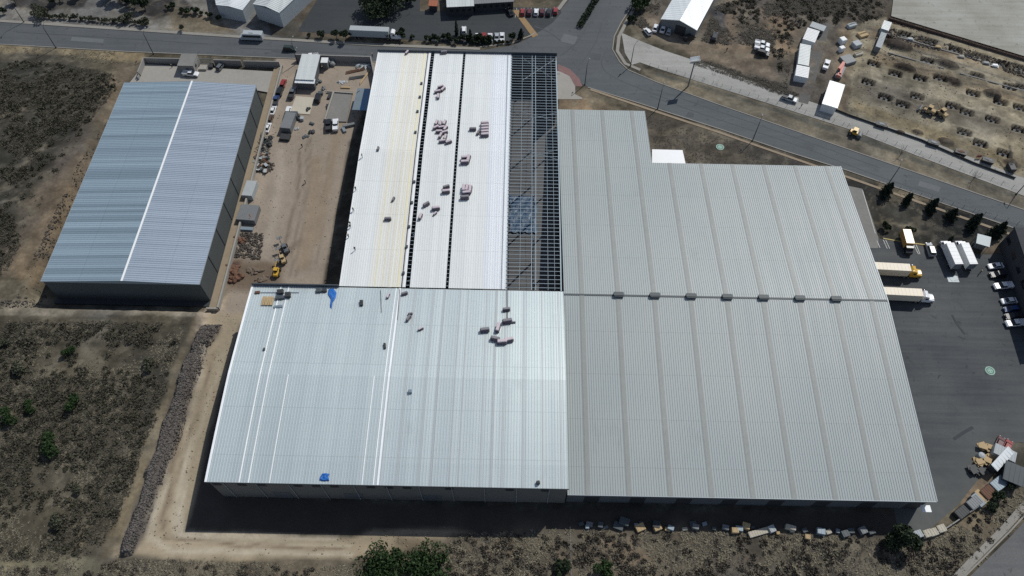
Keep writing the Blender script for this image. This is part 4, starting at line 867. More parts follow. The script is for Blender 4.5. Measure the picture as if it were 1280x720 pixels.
# conifers along the lawn
con = [conifer(4.8, 5.6, 1700, M['leaf_conifer'], .3, s) for s in (1,2,3)]
for i, (px, sc) in enumerate([((1106,244),1.05),((1132,254),.85),((1162,263),1.0),((1187,273),.85),((1214,283),1.1),((1243,294),1.15)]):
    plant('conifer', f'{["first","second","third","fourth","fifth","sixth"][i]} dark conifer from the left in the row on the dry lawn by the road', 'tree', con[i%3], px, 'conifers along the dry lawn', sc)
rb = [round_tree(2.9, 2.9, 700, M['leaf_dark'], .26, seed=s, lobes=6) for s in (11,12)]
plant('shrub', 'round clipped dark shrub at the lawn corner beside the concrete apron', 'shrub', rb[0], (1106,286), 'round shrubs at the lawn edge'); plant('shrub', 'round clipped dark shrub just behind the yellow box truck', 'shrub', rb[1], (1133,291), 'round shrubs at the lawn edge')
plant('shrub', 'thin young tree behind the white box trucks', 'shrub', conifer(1.6,3.0,260,M['leaf_conifer'],.22,9), (1186,302))
# green bushes and trees on the near slope
big = [round_tree(11.5, 3.9, 3600, M['leaf_green'], .32, seed=21, lobes=24), round_tree(9.5, 4.2, 3000, M['leaf_green'], .32, seed=22, lobes=20)]
plant('tree', 'wide bright green tree at the bottom edge, left of its twin', 'tree', big[0], (481,711)); plant('tree', 'round bright green tree at the bottom edge, right of its twin', 'tree', big[1], (538,709))
sb = [round_tree(4.2, 3.0, 1400, M['leaf_dark'], .28, seed=25, lobes=8), round_tree(4.2, 3.0, 1400, M['leaf_green'], .28, seed=26, lobes=8)]
plant('shrub', 'dark green bush left of the wire fence at the bottom edge', 'shrub', sb[0], (704,712)); plant('shrub', 'green bush right of the wire fence at the bottom edge', 'shrub', sb[1], (755,712))
plant('tree', 'dense dark tree against the shaded front of the grey hall', 'tree', round_tree(7.2, 6.5, 4200, M['leaf_dark'], .34, seed=31, lobes=14), (1118,680))
for i, (px, sc) in enumerate([((1257,607),.8),((1244,622),.8),((1236,634),.7)]): plant('shrub', ['dark bush touching the corner of the grey lean-to shed','dark bush midway down the bank behind the block fence','small dark bush lowest on the bank behind the block fence'][i], 'shrub', sb[0], px, None, sc)
gsh = [round_tree(4.6, 2.6, 1300, M['leaf_green'], .26, seed=41, lobes=8), round_tree(3.6, 2.0, 800, M['leaf_olive'], .26, seed=42, lobes=7)]
for lab, px, sc, k in [('deep green bush alone low in the dry field, largest of the field bushes',(64,560),1.25,0), ('bright green bush at the left edge of the dry field, lower of a pair',(12,524),1.0,0), ('bright green bush above and right of its lower twin in the dry field',(38,511),.75,0),
        ('green bush in the middle of the dry field',(95,506),.95,0), ('olive bush near the upper left of the dry field',(24,465),1.1,1), ('small green bush at the top of the dry field',(88,442),.7,0), ('dull bush beside the footpath low in the field',(97,614),.7,1),
        ('olive bush near the bottom of the dry field',(72,655),1.0,1), ('faded bush high on the right of the dry field',(189,458),1.0,1), ('pale olive bush by the top edge of the dry field',(6,430),.9,1)]:
    plant('shrub', lab, 'shrub', gsh[k], px, 'bushes in the dry field', sc)
# beyond the road: shrub bed, street trees, the big shade tree
bd = [round_tree(2.0, 2.2, 260, M['leaf_olive'], .26, seed=50+s, lobes=5) for s in range(3)]
for i in range(26):
    f = i/25; x = 62+f*112; y = 22.5+f*8.5+random.uniform(-.8,.8); plant('shrub', 'small dusty shrub in the close-planted row beside the top left road', 'shrub', bd[i%3], (x,y), 'row of dusty shrubs beside the top left road', random.uniform(.65,1.0))
plant('tree', 'broad dusty shrub-like tree at the left end of the shrub row', 'tree', round_tree(6,3.4,1200,M['leaf_olive'],.3,seed=61), (51,22)); plant('tree', 'pair-crowned dusty tree in the middle of the shrub row', 'tree', round_tree(5,3,900,M['leaf_olive'],.3,seed=62), (160,27)); plant('tree', 'dusty tree at the right end of the shrub row', 'tree', round_tree(4,2.8,800,M['leaf_olive'],.3,seed=63), (180,32))
st = [round_tree(3.6, 4.0, 750, M['leaf_dark'], .3, seed=70+s, lobes=7) for s in range(3)]
for lab, px, sc in [('small street tree beside the bare bank near the minibus',(229,38),.6), ('street tree right of the pale hall corner',(401,47),.85), ('street tree partly hiding the rear of the white trailer',(421,48),1.0), ('street tree in front of the white trailer middle',(433,50),1.15), ('street tree in front of the white trailer cab end',(481,48),1.1),
        ('street tree right of the white tractor unit',(502,49),1.05), ('low round shrub between the tractor unit and the hedge',(515,49),.55), ('dark shrub tree close to the dirt yard corner across the road',(387,46),.5)]:
    plant('street_tree', lab, 'tree', st[random.randrange(3)], px, None, sc)
hd = [round_tree(2.6, 2.8, 420, M['leaf_dark'], .28, seed=80+s, lobes=6) for s in range(3)]
for i in range(16):
    x = 533+i*5.2; plant('shrub', 'dark shrub in the dense planting between the road and the parked cars', 'shrub', hd[i%3], (x,52+random.uniform(-2.5,2.5)), 'planting in front of the parking lot', random.uniform(.75,1.15))
for i in range(9): plant('shrub', 'shrub in the bed before the row of white parked cars', 'shrub', hd[i%3], (594+i*5,54.5), 'shrubs in front of the white parked cars', random.uniform(.5,.75))
plant('conifer', 'tall dark cypress in the parking lot planting', 'tree', conifer(2.2,6.5,700,M['leaf_conifer'],.26,91), (571,44)); plant('conifer', 'dark cypress beside the white car in the planting', 'tree', conifer(2.0,4.6,500,M['leaf_conifer'],.26,92), (588,50)); plant('conifer', 'pointed dark cypress at the road corner of the parking lot', 'tree', conifer(3.2,4.2,700,M['leaf_conifer'],.28,93), (651,48))
plant('shrub', 'dark bush left of the pointed cypress at the road corner', 'shrub', hd[0], (641,50), None, 1.3)
plant('shade_tree', 'very large dark spreading tree over the top of the paved lot', 'tree', round_tree(15,7.5,5200,M['leaf_dark'],.42,seed=95,lobes=22), (478,14)); plant('shade_tree', 'smaller dark tree right of the great spreading tree', 'tree', round_tree(6,5,1400,M['leaf_dark'],.36,seed=96,lobes=9), (513,3))
plant('tree', 'deep green tree on the corner right of the rising road', 'tree', round_tree(7,4.6,1900,M['leaf_green'],.34,seed=97,lobes=10), (800,12)); plant('tree', 'dark bushy tree below the deep green corner tree', 'tree', round_tree(4,2.6,800,M['leaf_dark'],.3,seed=98,lobes=7), (790,27))
hg = MB(); 
def hedge_mesh(pts, wd, h, n, m, seed):
    rng = np.random.default_rng(seed); pts = np.array([p[:2] for p in pts]); seg = np.linalg.norm(np.diff(pts,axis=0),axis=1); cum = np.r_[0,np.cumsum(seg)]
    def samp(k):
        s = rng.random(k)*cum[-1]; i = np.clip(np.searchsorted(cum,s)-1,0,len(seg)-1); f = ((s-cum[i])/seg[i])[:,None]; c = pts[i]*(1-f)+pts[i+1]*f; d = (pts[i+1]-pts[i])/seg[i][:,None]
        return np.c_[c+np.c_[-d[:,1],d[:,0]]*rng.uniform(-.5,.5,(k,1))*wd, rng.random(k)**.6*h]
    v, f = leaf_soup(n, samp, .28, rng=rng); return npmesh('hedge', v, f, m)
tag(link('hedge', hedge_mesh([P(750,-8),P(738,12),P(724,35)],2.4,1.5,1500,M['leaf_dark'],99)), 'dark clipped hedge on the median of the rising road', 'hedge')
ht = [round_tree(2.6, 2.2, 330, M['leaf_dark'], .3, seed=110+s, lobes=5) for s in range(2)]
for i, px in enumerate([(210,12),(218,10),(229,15),(236,18),(245,17),(252,19),(262,22),(275,26)]): plant('shrub', 'dark shrub along the bare bank in front of the bright-roofed hall', 'shrub', ht[i%2], px, 'shrubs along the bank by the bright-roofed hall', random.uniform(.7,1.3))
for i, (px, sc) in enumerate([((20,4),1.8),((5,18),1.0),((75,2),2.2),((100,-2),2.0),((150,1),2.4),((166,6),2.2),((182,12),2.0),((140,-4),2.2)]): plant('tree', 'dark tree mass at the top left beyond the gravel lot', 'tree', hd[i%3], px, 'dark trees beyond the gravel lot', sc)
for lab, px in [('leafless young tree on the planted verge above the third conifer',(1124,196)), ('leafless sapling on the verge near the last street lamp',(1215,226))]:
    p = G(*px); t = thing('bare_tree', lab, 'tree', p); b_ = MB(); rng = random.Random(px[0]); b_.tube((0,0,0),(0,0,1.6), .08, .05)
    for k in range(16): a = rng.random()*6.28; e = Vector((math.cos(a)*1.3,math.sin(a)*1.3,2+rng.random()*1.6)); b_.tube((0,0,1.0+.04*k), e, .04, .015, n=4); b_.tube(e*.7+Vector((0,0,.3)), e*.9+Vector((rng.uniform(-.6,.6),rng.uniform(-.6,.6),.9)), .025, .01, n=3)
    b_.build('trunk', M['twig'], t)
# dry brush as ground cover (uncountable)
def scatter(name, label, cat, n, polys, m, kind, smin, smax, dens=None, seed=1, avoid=()):
    rng = np.random.default_rng(seed); pts = np.concatenate([np.array(p) for p in polys]); lo, hi = pts.min(0), pts.max(0); got = []
    lo = np.maximum(lo, (-200, 30)); hi = np.minimum(hi, (200, 255))
    while sum(len(g) for g in got) < n:
        x = rng.uniform(lo[0],hi[0],n*2); y = rng.uniform(lo[1],hi[1],n*2); ins = np.zeros(len(x),bool)
        for p in polys: ins |= sdist(x,y,p) > 0
        for p in avoid: ins &= sdist(x,y,p) < -.5
        if dens is not None: ins &= rng.random(len(x)) < dens(x,y)
        got.append(np.c_[x[ins],y[ins]])
        if len(got) > 40: break
    xy = np.concatenate(got)[:n]; n = len(xy); z = terrain(xy[:,0],xy[:,1]); s = smin+(smax-smin)*rng.random(n)**2.2
    if kind == 'tuft':
        nb = 9; ang = rng.random((n,nb))*2*np.pi; rad = s[:,None]*(.5+.7*rng.random((n,nb))); hh = s[:,None]*(.12+.34*rng.random((n,nb))); c = np.c_[xy,z]
        tip = np.stack([np.cos(ang)*rad,np.sin(ang)*rad,hh],-1)+c[:,None]; w_ = (s[:,None]*.13)[...,None]*np.stack([-np.sin(ang),np.cos(ang),np.zeros_like(ang)],-1)
        mid = c[:,None]+np.stack([np.cos(ang)*rad*.45,np.sin(ang)*rad*.45,hh*.75],-1)
        base = np.repeat(c[:,None],nb,1)-np.array([0,0,.08]); v = np.stack([base,mid-w_,tip,mid+w_],2).reshape(-1,3); f = np.arange(len(v)).reshape(-1,4)
    else:
        oc = np.array([[1,0,0],[0,1,0],[-1,0,0],[0,-1,0],[0,0,1],[0,0,-1]],float); o = oc[None]*(.6+.7*rng.random((n,6,1)))+rng.uniform(-.25,.25,(n,6,3)); a = rng.random(n)*6.28; ca, sa = np.cos(a)[:,None], np.sin(a)[:,None]
        o = np.stack([o[...,0]*ca-o[...,1]*sa, o[...,0]*sa+o[...,1]*ca, o[...,2]*.7],-1)*s[:,None,None]; v = (o+np.c_[xy,z+s*.15][:,None]).reshape(-1,3)
        tri = np.array([[0,1,4],[1,2,4],[2,3,4],[3,0,4],[1,0,5],[2,1,5],[3,2,5],[0,3,5]]); f = (tri[None]+6*np.arange(n)[:,None,None]).reshape(-1,3)
    return tag(link(name, npmesh(name, v, f, m)), label, cat, None, 'stuff')
def mounds(name, label, n, polys, m, dens, seed, smin=1.2, smax=3.2, per=70):
    """low leafless thickets, each a loose dome of twigs"""
    rng = np.random.default_rng(seed); pts = np.concatenate([np.array(p) for p in polys]); lo, hi = np.maximum(pts.min(0),(-190,32)), np.minimum(pts.max(0),(190,250)); x = rng.uniform(lo[0],hi[0],n*14); y = rng.uniform(lo[1],hi[1],n*14); ins = np.zeros(len(x),bool)
    for p in polys: ins |= sdist(x,y,p) > 1
    ins &= rng.random(len(x)) < dens(x,y); x, y = x[ins][:n], y[ins][:n]; n = len(x); z = terrain(x,y); w_ = smin+(smax-smin)*rng.random(n)**2
    i = np.repeat(np.arange(n),per); d = rng.normal(size=(n*per,3)); d /= np.linalg.norm(d,axis=1,keepdims=True); d[:,2] = np.abs(d[:,2]); r = (w_[i]/2)[:,None]*(.35+.75*rng.random((n*per,1)))
    c = np.c_[x,y,z][i]+d*r*[1,1,.55]; v, f = leaf_soup(n*per, lambda k: c, .24, rng=rng); return tag(link(name, npmesh(name, v, f, m)), label, 'brush', None, 'stuff')
patch = lambda s, sc, lo, hi: (lambda x, y: np.clip((fbm(x, y, sc, s)-lo)/(hi-lo), .04, 1))
FLD = PL([(-60,404),(236,406),(205,500),(150,650),(110,702),(-60,702)], 2.5); FLD2 = PL([(-60,66),(60,74),(135,88),(150,100),(90,200),(10,350),(-60,372)], 1.5)
BOT = PL([(160,700),(440,706),(470,700),(470,740),(-60,740),(-60,712)], 2.5)
scatter('brush', 'grey-brown leafless brush covering the dry fields on the left', 'brush', 15000, [FLD, FLD2], M['twig_dark'], 'tuft', .22, 1.0, patch(201, 11, .40, .58), 2)
scatter('dry_grass', 'pale dry grass between the brush of the left fields', 'grass', 9000, [FLD, FLD, BOT, PL([(-60,56),(165,66),(150,82),(60,70),(-60,66)])], M['twig_pale'], 'tuft', .25, .6, patch(205, 9, .44, .60), 3)
scatter('brush', 'dry brush on the near slope below the front halls', 'brush', 3500, [SCRUB_S, BOT], M['twig'], 'tuft', .22, .85, patch(211, 5, .40, .6), 4)
scatter('dry_grass', 'tan dry grass on the near slope below the front halls', 'grass', 7500, [SCRUB_S, BOT], M['twig_pale'], 'tuft', .3, .95, patch(213, 7, .40, .6), 5)
scatter('rubble', 'purplish rock rubble heaped along the edge of the dry field', 'rubble', 7000, [ROCKP], M['rock'], 'rock', .12, .42, None, 6)
scatter('rubble', 'loose stones on the strip left of the zinc-roofed warehouse', 'rubble', 1800, [PL([(150,104),(160,108),(60,345),(46,376),(20,376),(70,270)],2.5), PL([(-30,376),(50,378),(48,385),(-30,388)],3)], M['rock_dark'], 'rock', .12, .4, patch(215,4,.4,.6), 7)
scatter('brush', 'dark brush on the rough ground beyond the concrete road', 'brush', 9000, [ROUGH_N], M['twig'], 'tuft', .22, 1.0, patch(217, 8, .48, .62), 8, avoid=[PL([(800,12),(822,20),(826,40),(890,56),(960,58),(978,105),(865,70),(828,54)]), PL([(820,45),(872,60),(905,-20),(830,-20)]), PL([(995,20),(1070,26),(1062,150),(985,124)])])
scatter('brush', 'dark weeds on the bank between the rough ground and the concrete road', 'brush', 1200, [PL([(868,74),(998,118),(992,124),(865,80)])], M['twig'], 'tuft', .3, .8, None, 9)
scatter('brush', 'dry weeds on the lawn and verge left of the estate road', 'brush', 1500, [PL([(806,142),(960,190),(1052,222),(1040,236),(812,208)]), PL([(1096,234),(1280,286),(1280,300),(1100,296)])], M['twig'], 'tuft', .2, .5, patch(219,6,.45,.65), 10)
scatter('rubble', 'building rubble and scrap spilled along the retaining wall of the dirt yard', 'rubble', 900, [PL([(298,290),(330,292),(325,325),(288,322)]), PL([(318,200),(344,204),(338,216),(312,216)])], M['rock_dark'], 'rock', .15, .55, None, 12)

scatter('rubble', 'broken concrete and formwork scraps strewn along the upper row of footing pits', 'rubble', 1500, [PL([(1104,34),(1140,42),(1280,84),(1280,98),(1190,66),(1100,50)]), PL([(1094,60),(1135,74),(1130,88),(1092,74)])], M['rock_dark'], 'rock', .15, .55, patch(231,5,.42,.56), 13)
scatter('brush', 'rust-brown weeds along the edge of the big concrete slab', 'brush', 900, [PL([(1110,21),(1290,70),(1290,77),(1110,28)])], island_mat('rusty weeds', (.035,.024,.02), (.12,.08,.06)), 'tuft', .25, .8, None, 14)
scatter('rubble', 'clods and stones on the foundation site', 'rubble', 1600, [SITE], M['rock'], 'rock', .08, .3, patch(233,6,.42,.6), 15)

M['thicket'] = island_mat('leafless thicket', (.03,.029,.02), (.105,.098,.07)); M['thicket_brown'] = island_mat('brown thicket', (.035,.031,.026), (.135,.118,.092))
mounds('thicket', 'low dark leafless thickets spread over the dry fields on the left', 1700, [FLD, FLD2], M['thicket'], patch(201, 11, .33, .55), 31)
mounds('thicket', 'low brown thickets on the near slope below the front halls', 760, [SCRUB_S, BOT], M['thicket_brown'], patch(211, 7, .36, .58), 32, .8, 2.4)
mounds('thicket', 'low brown thickets on the rough ground beyond the concrete road', 260, [PL([(965,-40),(1110,-40),(1100,25),(1070,30),(990,40),(975,105),(960,60)]), PL([(868,76),(998,119),(992,123),(866,80)]), PL([(896,-30),(955,-30),(950,40),(900,20)])], M['thicket'], lambda x, y: np.ones(len(x)), 33, 1.2, 3.4)

scatter('rubble', 'clods and small stones on the tan cut around the front hall', 'rubble', 900, [TANP], island_mat('tan clods', (.15,.12,.085), (.34,.29,.215)), 'rock', .06, .26, patch(241,4,.4,.6), 16)
scatter('rubble', 'small stones and litter on the dirt yard', 'rubble', 700, [GRADED[1]], island_mat('yard stones', (.10,.085,.068), (.33,.29,.24)), 'rock', .06, .24, patch(243,5,.4,.6), 17)
# ------------------------------------------------------------------ vehicles
def paint(name, c): return mat(name, c, .32, .0, .05, 2)
PC = dict(white=paint('white car paint',(.72,.73,.74)), silver=paint('silver car paint',(.38,.41,.43)), black=paint('black car paint',(.018,.02,.024)), red=paint('red car paint',(.26,.03,.028)), maroon=paint('maroon car paint',(.10,.025,.03)),
          blue=paint('blue car paint',(.03,.06,.16)), grey=paint('grey car paint',(.12,.13,.14)), yellow=paint('yellow paint',(.55,.33,.04)), green=paint('dark green car paint',(.03,.045,.04)), orange=paint('ochre box paint',(.50,.29,.09)), brown=paint('brown car paint',(.09,.06,.045)))
M['tyre'] = mat('tyre', (.018,.018,.018), .9); M['headlamp'] = mat('lamp glass', (.6,.6,.58), .2); M['taillamp'] = mat('red lamp', (.3,.02,.02), .3); M['chrome'] = mat('rim', (.35,.36,.37), .35, .6)
WH = {}
def wheel(t, x, y, r, wd=.22):
    k = (round(r,2), wd)
    if k not in WH:
        a = MB(); a.tube((0,-wd/2,0),(0,wd/2,0), r, n=12); b = MB(); b.tube((0,-wd/2-.01,0),(0,wd/2+.01,0), r*.55, n=8); WH[k] = (a.mesh('wheel', M['tyre']), b.mesh('rim', M['chrome']))
    w_ = link('wheel', WH[k][0], t, (x,y,r)); link('rim', WH[k][1], w_)
CARM = {}
def car_parts(kind, col):
    """meshes of one kind of car in one colour, front towards +x"""
    k = (kind, col)
    if k in CARM: return CARM[k]
    out = []; p = PC[col]
    def frust(mb, x0, x1, y, z0, xx0, xx1, yy, z1): mb.add([(x0,-y,z0),(x1,-y,z0),(x1,y,z0),(x0,y,z0),(xx0,-yy,z1),(xx1,-yy,z1),(xx1,yy,z1),(xx0,yy,z1)], [(3,2,1,0),(4,5,6,7),(0,1,5,4),(1,2,6,5),(2,3,7,6),(3,0,4,7)])
    if kind in ('sedan','hatch','suv'):
        L, Wd, zb, zr = {'sedan':(4.5,1.78,.92,1.42),'hatch':(4.0,1.72,.95,1.48),'suv':(4.7,1.9,1.08,1.75)}[kind]; h = L/2
        body = MB(); tail = -h if kind == 'sedan' else -h
        body.side([(-h,.32),(-h+.02,zb-.12),(-h+.12,zb),(h*.45,zb),(h-.25,zb-.17),(h,zb-.35),(h,.32)], -Wd/2+.07, Wd/2-.07); body.side([(-h+.08,.34),(-h+.1,zb-.2),(h*.45,zb-.12),(h-.12,zb-.42),(h-.1,.34)], -Wd/2, Wd/2)
        g = MB(); x0, x1 = (-h*.78 if kind == 'sedan' else -h+.06), h*.5; xr0, xr1 = (-h*.42 if kind == 'sedan' else -h+.38), h*.16; frust(g, x0, x1, Wd/2-.12, zb, xr0, xr1, Wd/2-.28, zr)
        r = MB(); r.cbox(((xr0+xr1)/2,0,zr+.015), (xr1-xr0+.06,Wd-.5,.07), 0, .03)
        for y in (-Wd/2+.19, Wd/2-.19): r.tube((x1-.05,y*1.02,zb),(xr1,y*.93,zr+.01), .04, n=4); r.tube((x0+.04,y*1.02,zb),(xr0,y*.93,zr+.01), .05, n=4)
        out = [('body',body.mesh('body',p)),('windows',g.mesh('windows',M['glass'])),('roof',r.mesh('roof',p))]; ax, wr = (-h*.6,h*.6), .33
    elif kind == 'pickup':
        h, Wd = 2.7, 1.9; body = MB(); body.side([(-h,.42),(-h,1.02),(h*.5,1.1),(h-.3,1.02),(h,.75),(h,.42)], -Wd/2+.04, Wd/2-.04)
        bed = MB(); bed.box((-h*.62,0,1.06), (1.7,Wd-.3,.1)); 
        for y in (-Wd/2+.08,Wd/2-.08): bed.box((-h*.62,y,1.2), (1.95,.12,.36))
        bed.box((-h+.05,0,1.2), (.12,Wd-.1,.36))
        g = MB(); frust(g, -h*.26, h*.5, Wd/2-.1, 1.07, -h*.2, h*.2, Wd/2-.26, 1.72); r = MB(); r.cbox((0,0,1.74), (h*.46,Wd-.46,.07), 0, .03)
        out = [('body',body.mesh('body',p)),('truck_bed',bed.mesh('truck_bed',M['dark'] if col != 'white' else p)),('windows',g.mesh('windows',M['glass'])),('roof',r.mesh('roof',p))]; ax, wr = (-h*.58,h*.6), .38
    elif kind == 'van':
        h, Wd = 3.4, 2.1; body = MB(); body.side([(-h,.45),(-h,2.5),(-h+.1,2.65),(h*.68,2.65),(h*.82,1.5),(h,1.25),(h,.45)], -Wd/2, Wd/2); g = MB()
        g.box((-.35,-Wd/2-.01,1.85), (h*1.55,.04,.75)); g.box((-.35,Wd/2+.01,1.85), (h*1.55,.04,.75)); g.add([(h*.83,-Wd/2+.1,1.52),(h*.83,Wd/2-.1,1.52),(h*.71,Wd/2-.12,2.5),(h*.71,-Wd/2+.12,2.5)], [(0,1,2,3)])
        r = MB(); r.cbox((-.4,0,2.69), (h*1.5,Wd-.3,.09), 0, .03); r.cbox((-.2,0,2.8), (1.4,1.0,.2), 0, .06); out = [('body',body.mesh('body',p)),('windows',g.mesh('windows',M['glass'])),('roof',r.mesh('roof',p))]; ax, wr = (-h*.55,h*.6), .4
    for n_, x, mm in (('headlight', h-.02, 'headlamp'), ('taillight', -h+.02, 'taillamp')):
        for y in (-1,1): q = MB(); q.box((x,y*(Wd/2-.3),.72 if kind != 'van' else 1.0), (.1,.34,.16)); out.append((n_, q.mesh(n_, M[mm])))
    CARM[k] = (out, ax, wr, Wd); return CARM[k]
def car(kind, col, label, px, to, group=None, dz=.06, cat=None, name='parked_car'):
    p = G(*px); p.z = max(p.z, 0)+dz; parts, ax, wr, Wd = car_parts(kind, col); t = thing(name, label, cat or {'pickup':'pickup','van':'van'}.get(kind,'car'), p, heading(px, to), group)
    for n_, m_ in parts: link(n_, m_, t)
    for x in ax:
        for y in (-Wd/2+.12, Wd/2-.12): wheel(t, x, y, wr)
    return t
def off(px, dx, dy): return (px[0]+dx, px[1]+dy)
car('van','silver','grey-roofed minibus with dark side windows driving along the road at top left',(316,49),(306,48.6),name='minibus',cat='minibus').scale = (1.2,1.12,1.1)
car('suv','green','dark green off-roader alone on the road above the dirt yard',(363,63),(375,63.5),name='moving_car')
for lab, px, kd, c in [('red car at the top of the line along the retaining wall',(354.5,106),'hatch','red'),('black car below the red car along the retaining wall',(350.5,116),'suv','black'),('dark blue pickup in the line along the retaining wall',(345.5,127),'pickup','blue'),('white car below the dark blue pickup',(341.5,139.5),'sedan','white'),('brown car between the two white cars along the retaining wall',(338.5,150),'hatch','brown'),('white car lowest in the line along the retaining wall',(335,161),'sedan','white')]:
    car(kd, c, lab, px, off(px,4,-12), 'vehicles along the retaining wall')
for lab, px, kd, c, to in [('white pickup by the dirt yard entrance, nearest the road',(389,73),'pickup','white',(-10,1)),('black SUV in the shade right of the pale grey workshop',(398,124),'suv','black',(3,-12)),('black pickup parked by the foundation slab, left of a white one',(411,158),'pickup','black',(0,-10)),('white pickup parked by the foundation slab beside a black one',(420,158),'pickup','white',(0,-10)),
        ('dark pickup in the shade left of the workshop',(366,118),'pickup','grey',(4,-12)),('white car half hidden beside the cream yard slab',(361,140),'hatch','white',(3,-12))]:
    car(kd, c, lab, px, off(px,*to), 'vehicles in the dirt yard')
for i, (px, c, lab) in enumerate([((597,49),'white','first white car from the left, low in the lot behind the shrubs'),((605,48.3),'red','red car between two white cars behind the shrubs'),((612.5,49),'white','white car just right of the red one behind the shrubs'),((621,48.5),'silver','silver car between two white cars behind the shrubs'),((627.5,48),'white','last white car on the right behind the shrubs')]):
    car('sedan', c, lab, px, off(px,0,12), 'cars parked behind the shrubs')
car('hatch','white','white car on its own among the dark planting, near the tall cypress',(580,39.5),(580,30)); car('sedan','black','black car beside the ochre walkway end in the lot',(637,17),(632,10))
for px, c, lab in [((653,17),'red','bright red car at the left end of the short top row'),((661.5,17),'maroon','maroon car second from the left in the short top row'),((670,17),'white','only white car in the short top row'),((677.5,17),'maroon','maroon car just right of the white car in the short top row'),((685.5,17.5),'black','black car in the short top row'),((694,15.5),'red','red car at the right end of the short top row')]:
    car('hatch', c, lab, px, off(px,1,-11), 'cars in the short top row')
for px, to, kd, c, lab in [((809,41.5),(-6,-7),'hatch','white','white-roofed car farthest left beside the gable-roofed shed'),((819,37),(3,-8),'sedan','white','white car second from the left beside the gable-roofed shed'),((828.5,38),(3,-8),'sedan','white','white car third from the left, in front of the shed'),((836,41),(3,-8),'hatch','silver','silver car closest to the big dark doorway'),
        ((861,49),(8,-3),'suv','black','black car in the shade at the shed front corner'),((892.5,48),(3,-9),'suv','black','black car alone on the dirt right of the gable-roofed shed'),((952,57.3),(10,2.5),'pickup','white','white pickup at the top of the tight trio on the dirt right of the shed'),((951.5,63.3),(10,2.5),'pickup','white','white pickup in the middle of the tight trio on the dirt'),((953,69),(10,2.5),'suv','black','black car at the bottom of the tight trio on the dirt'),
        ((986,125.5),(10,3.5),'pickup','silver','silver pickup on the concrete road near the marquee'),((1032,83),(3,-8),'pickup','white','small white pickup between the cabins and the storage plot')]:
    car(kd, c, lab, px, off(px,*to), None, .14)
for px, kd, c, lab in [((1243,334),'sedan','white','white-nosed car at the top of the row in the shade of the dark block'),((1245.5,345),'suv','black','black car second from the top in the shaded row'),((1252,359),'pickup','white','white pickup third from the top in the shaded row'),((1259.5,377.5),'sedan','white','white car below the gap in the shaded row'),((1262,388),'hatch','blue','dark blue car in the shaded row'),((1264.5,397),'suv','black','black car next to the dark blue one in the shaded row'),((1267,405.5),'pickup','white','white pickup at the bottom of the shaded row')]:
    car(kd, c, lab, px, off(px,-12,1.0), 'row of cars in the shade of the dark block')
car('suv','silver','silver SUV parked left of the white box trucks',(1161.5,313.5),(1158,303))
car('hatch','maroon','dark red car at the junk corner, left of a second one',(1247.5,555),(1252,545)); car('hatch','red','red car at the junk corner, right of the first one',(1257,559),(1262,549))
# lorries
def truck(label, px, to, boxc, cabc, bl=6.4, bh=2.6, cat='truck', name='box_truck', group=None):
    p = G(*px); t = thing(name, label, cat, (p.x,p.y,.1), heading(px,to), group)
    b = MB(); b.cbox((-1.0,0,1.0+bh/2), (bl,2.45,bh), 0, .05); 
    for k in range(6): b.box((-1.0-bl/2+.5+k*(bl-1)/5,0,1.02+bh), (.05,2.3,.03))
    b.build('cargo_box', boxc, t)
    d = MB(); 
    for y in (-.6,.6): d.box((-1.0-bl/2-.02,y,1.0+bh/2), (.05,1.1,bh-.2))
    d.build('rear_door', M['grey_box'], t)
    c = MB(); x = -1.0+bl/2+.15; c.side([(x,.6),(x,2.5),(x+.2,2.6),(x+1.0,2.55),(x+1.35,1.65),(x+2.0,1.45),(x+2.05,.6)], -1.05, 1.05); c.build('cab', cabc, t)
    g = MB(); g.add([(x+1.37,-.95,1.67),(x+1.37,.95,1.67),(x+1.04,.92,2.5),(x+1.04,-.92,2.5)], [(0,1,2,3)]); g.box((x+.7,1.06,2.05), (.7,.04,.6)); g.box((x+.7,-1.06,2.05), (.7,.04,.6)); g.build('windows', M['glass'], t)
    f = MB(); f.box((-.3,0,.8), (bl+2.6,.9,.25)); f.build('chassis', M['dark'], t)
    for wx in (-2.8, x+1.2):
        for y in (-1.0,1.0): wheel(t, wx, y, .48, .3)
    return t
truck('white box truck beside the silver SUV, left of its twin',(1184,322),(1178,308),M['white_box'],PC['white'],7.6); truck('white box truck on the right, parked against its twin',(1202,322),(1196,308),M['white_box'],PC['white'],7.6)
truck('ochre yellow box truck parked by the lawn edge',(1130.5,307),(1134,320),PC['orange'],PC['black'],5.2,2.3)
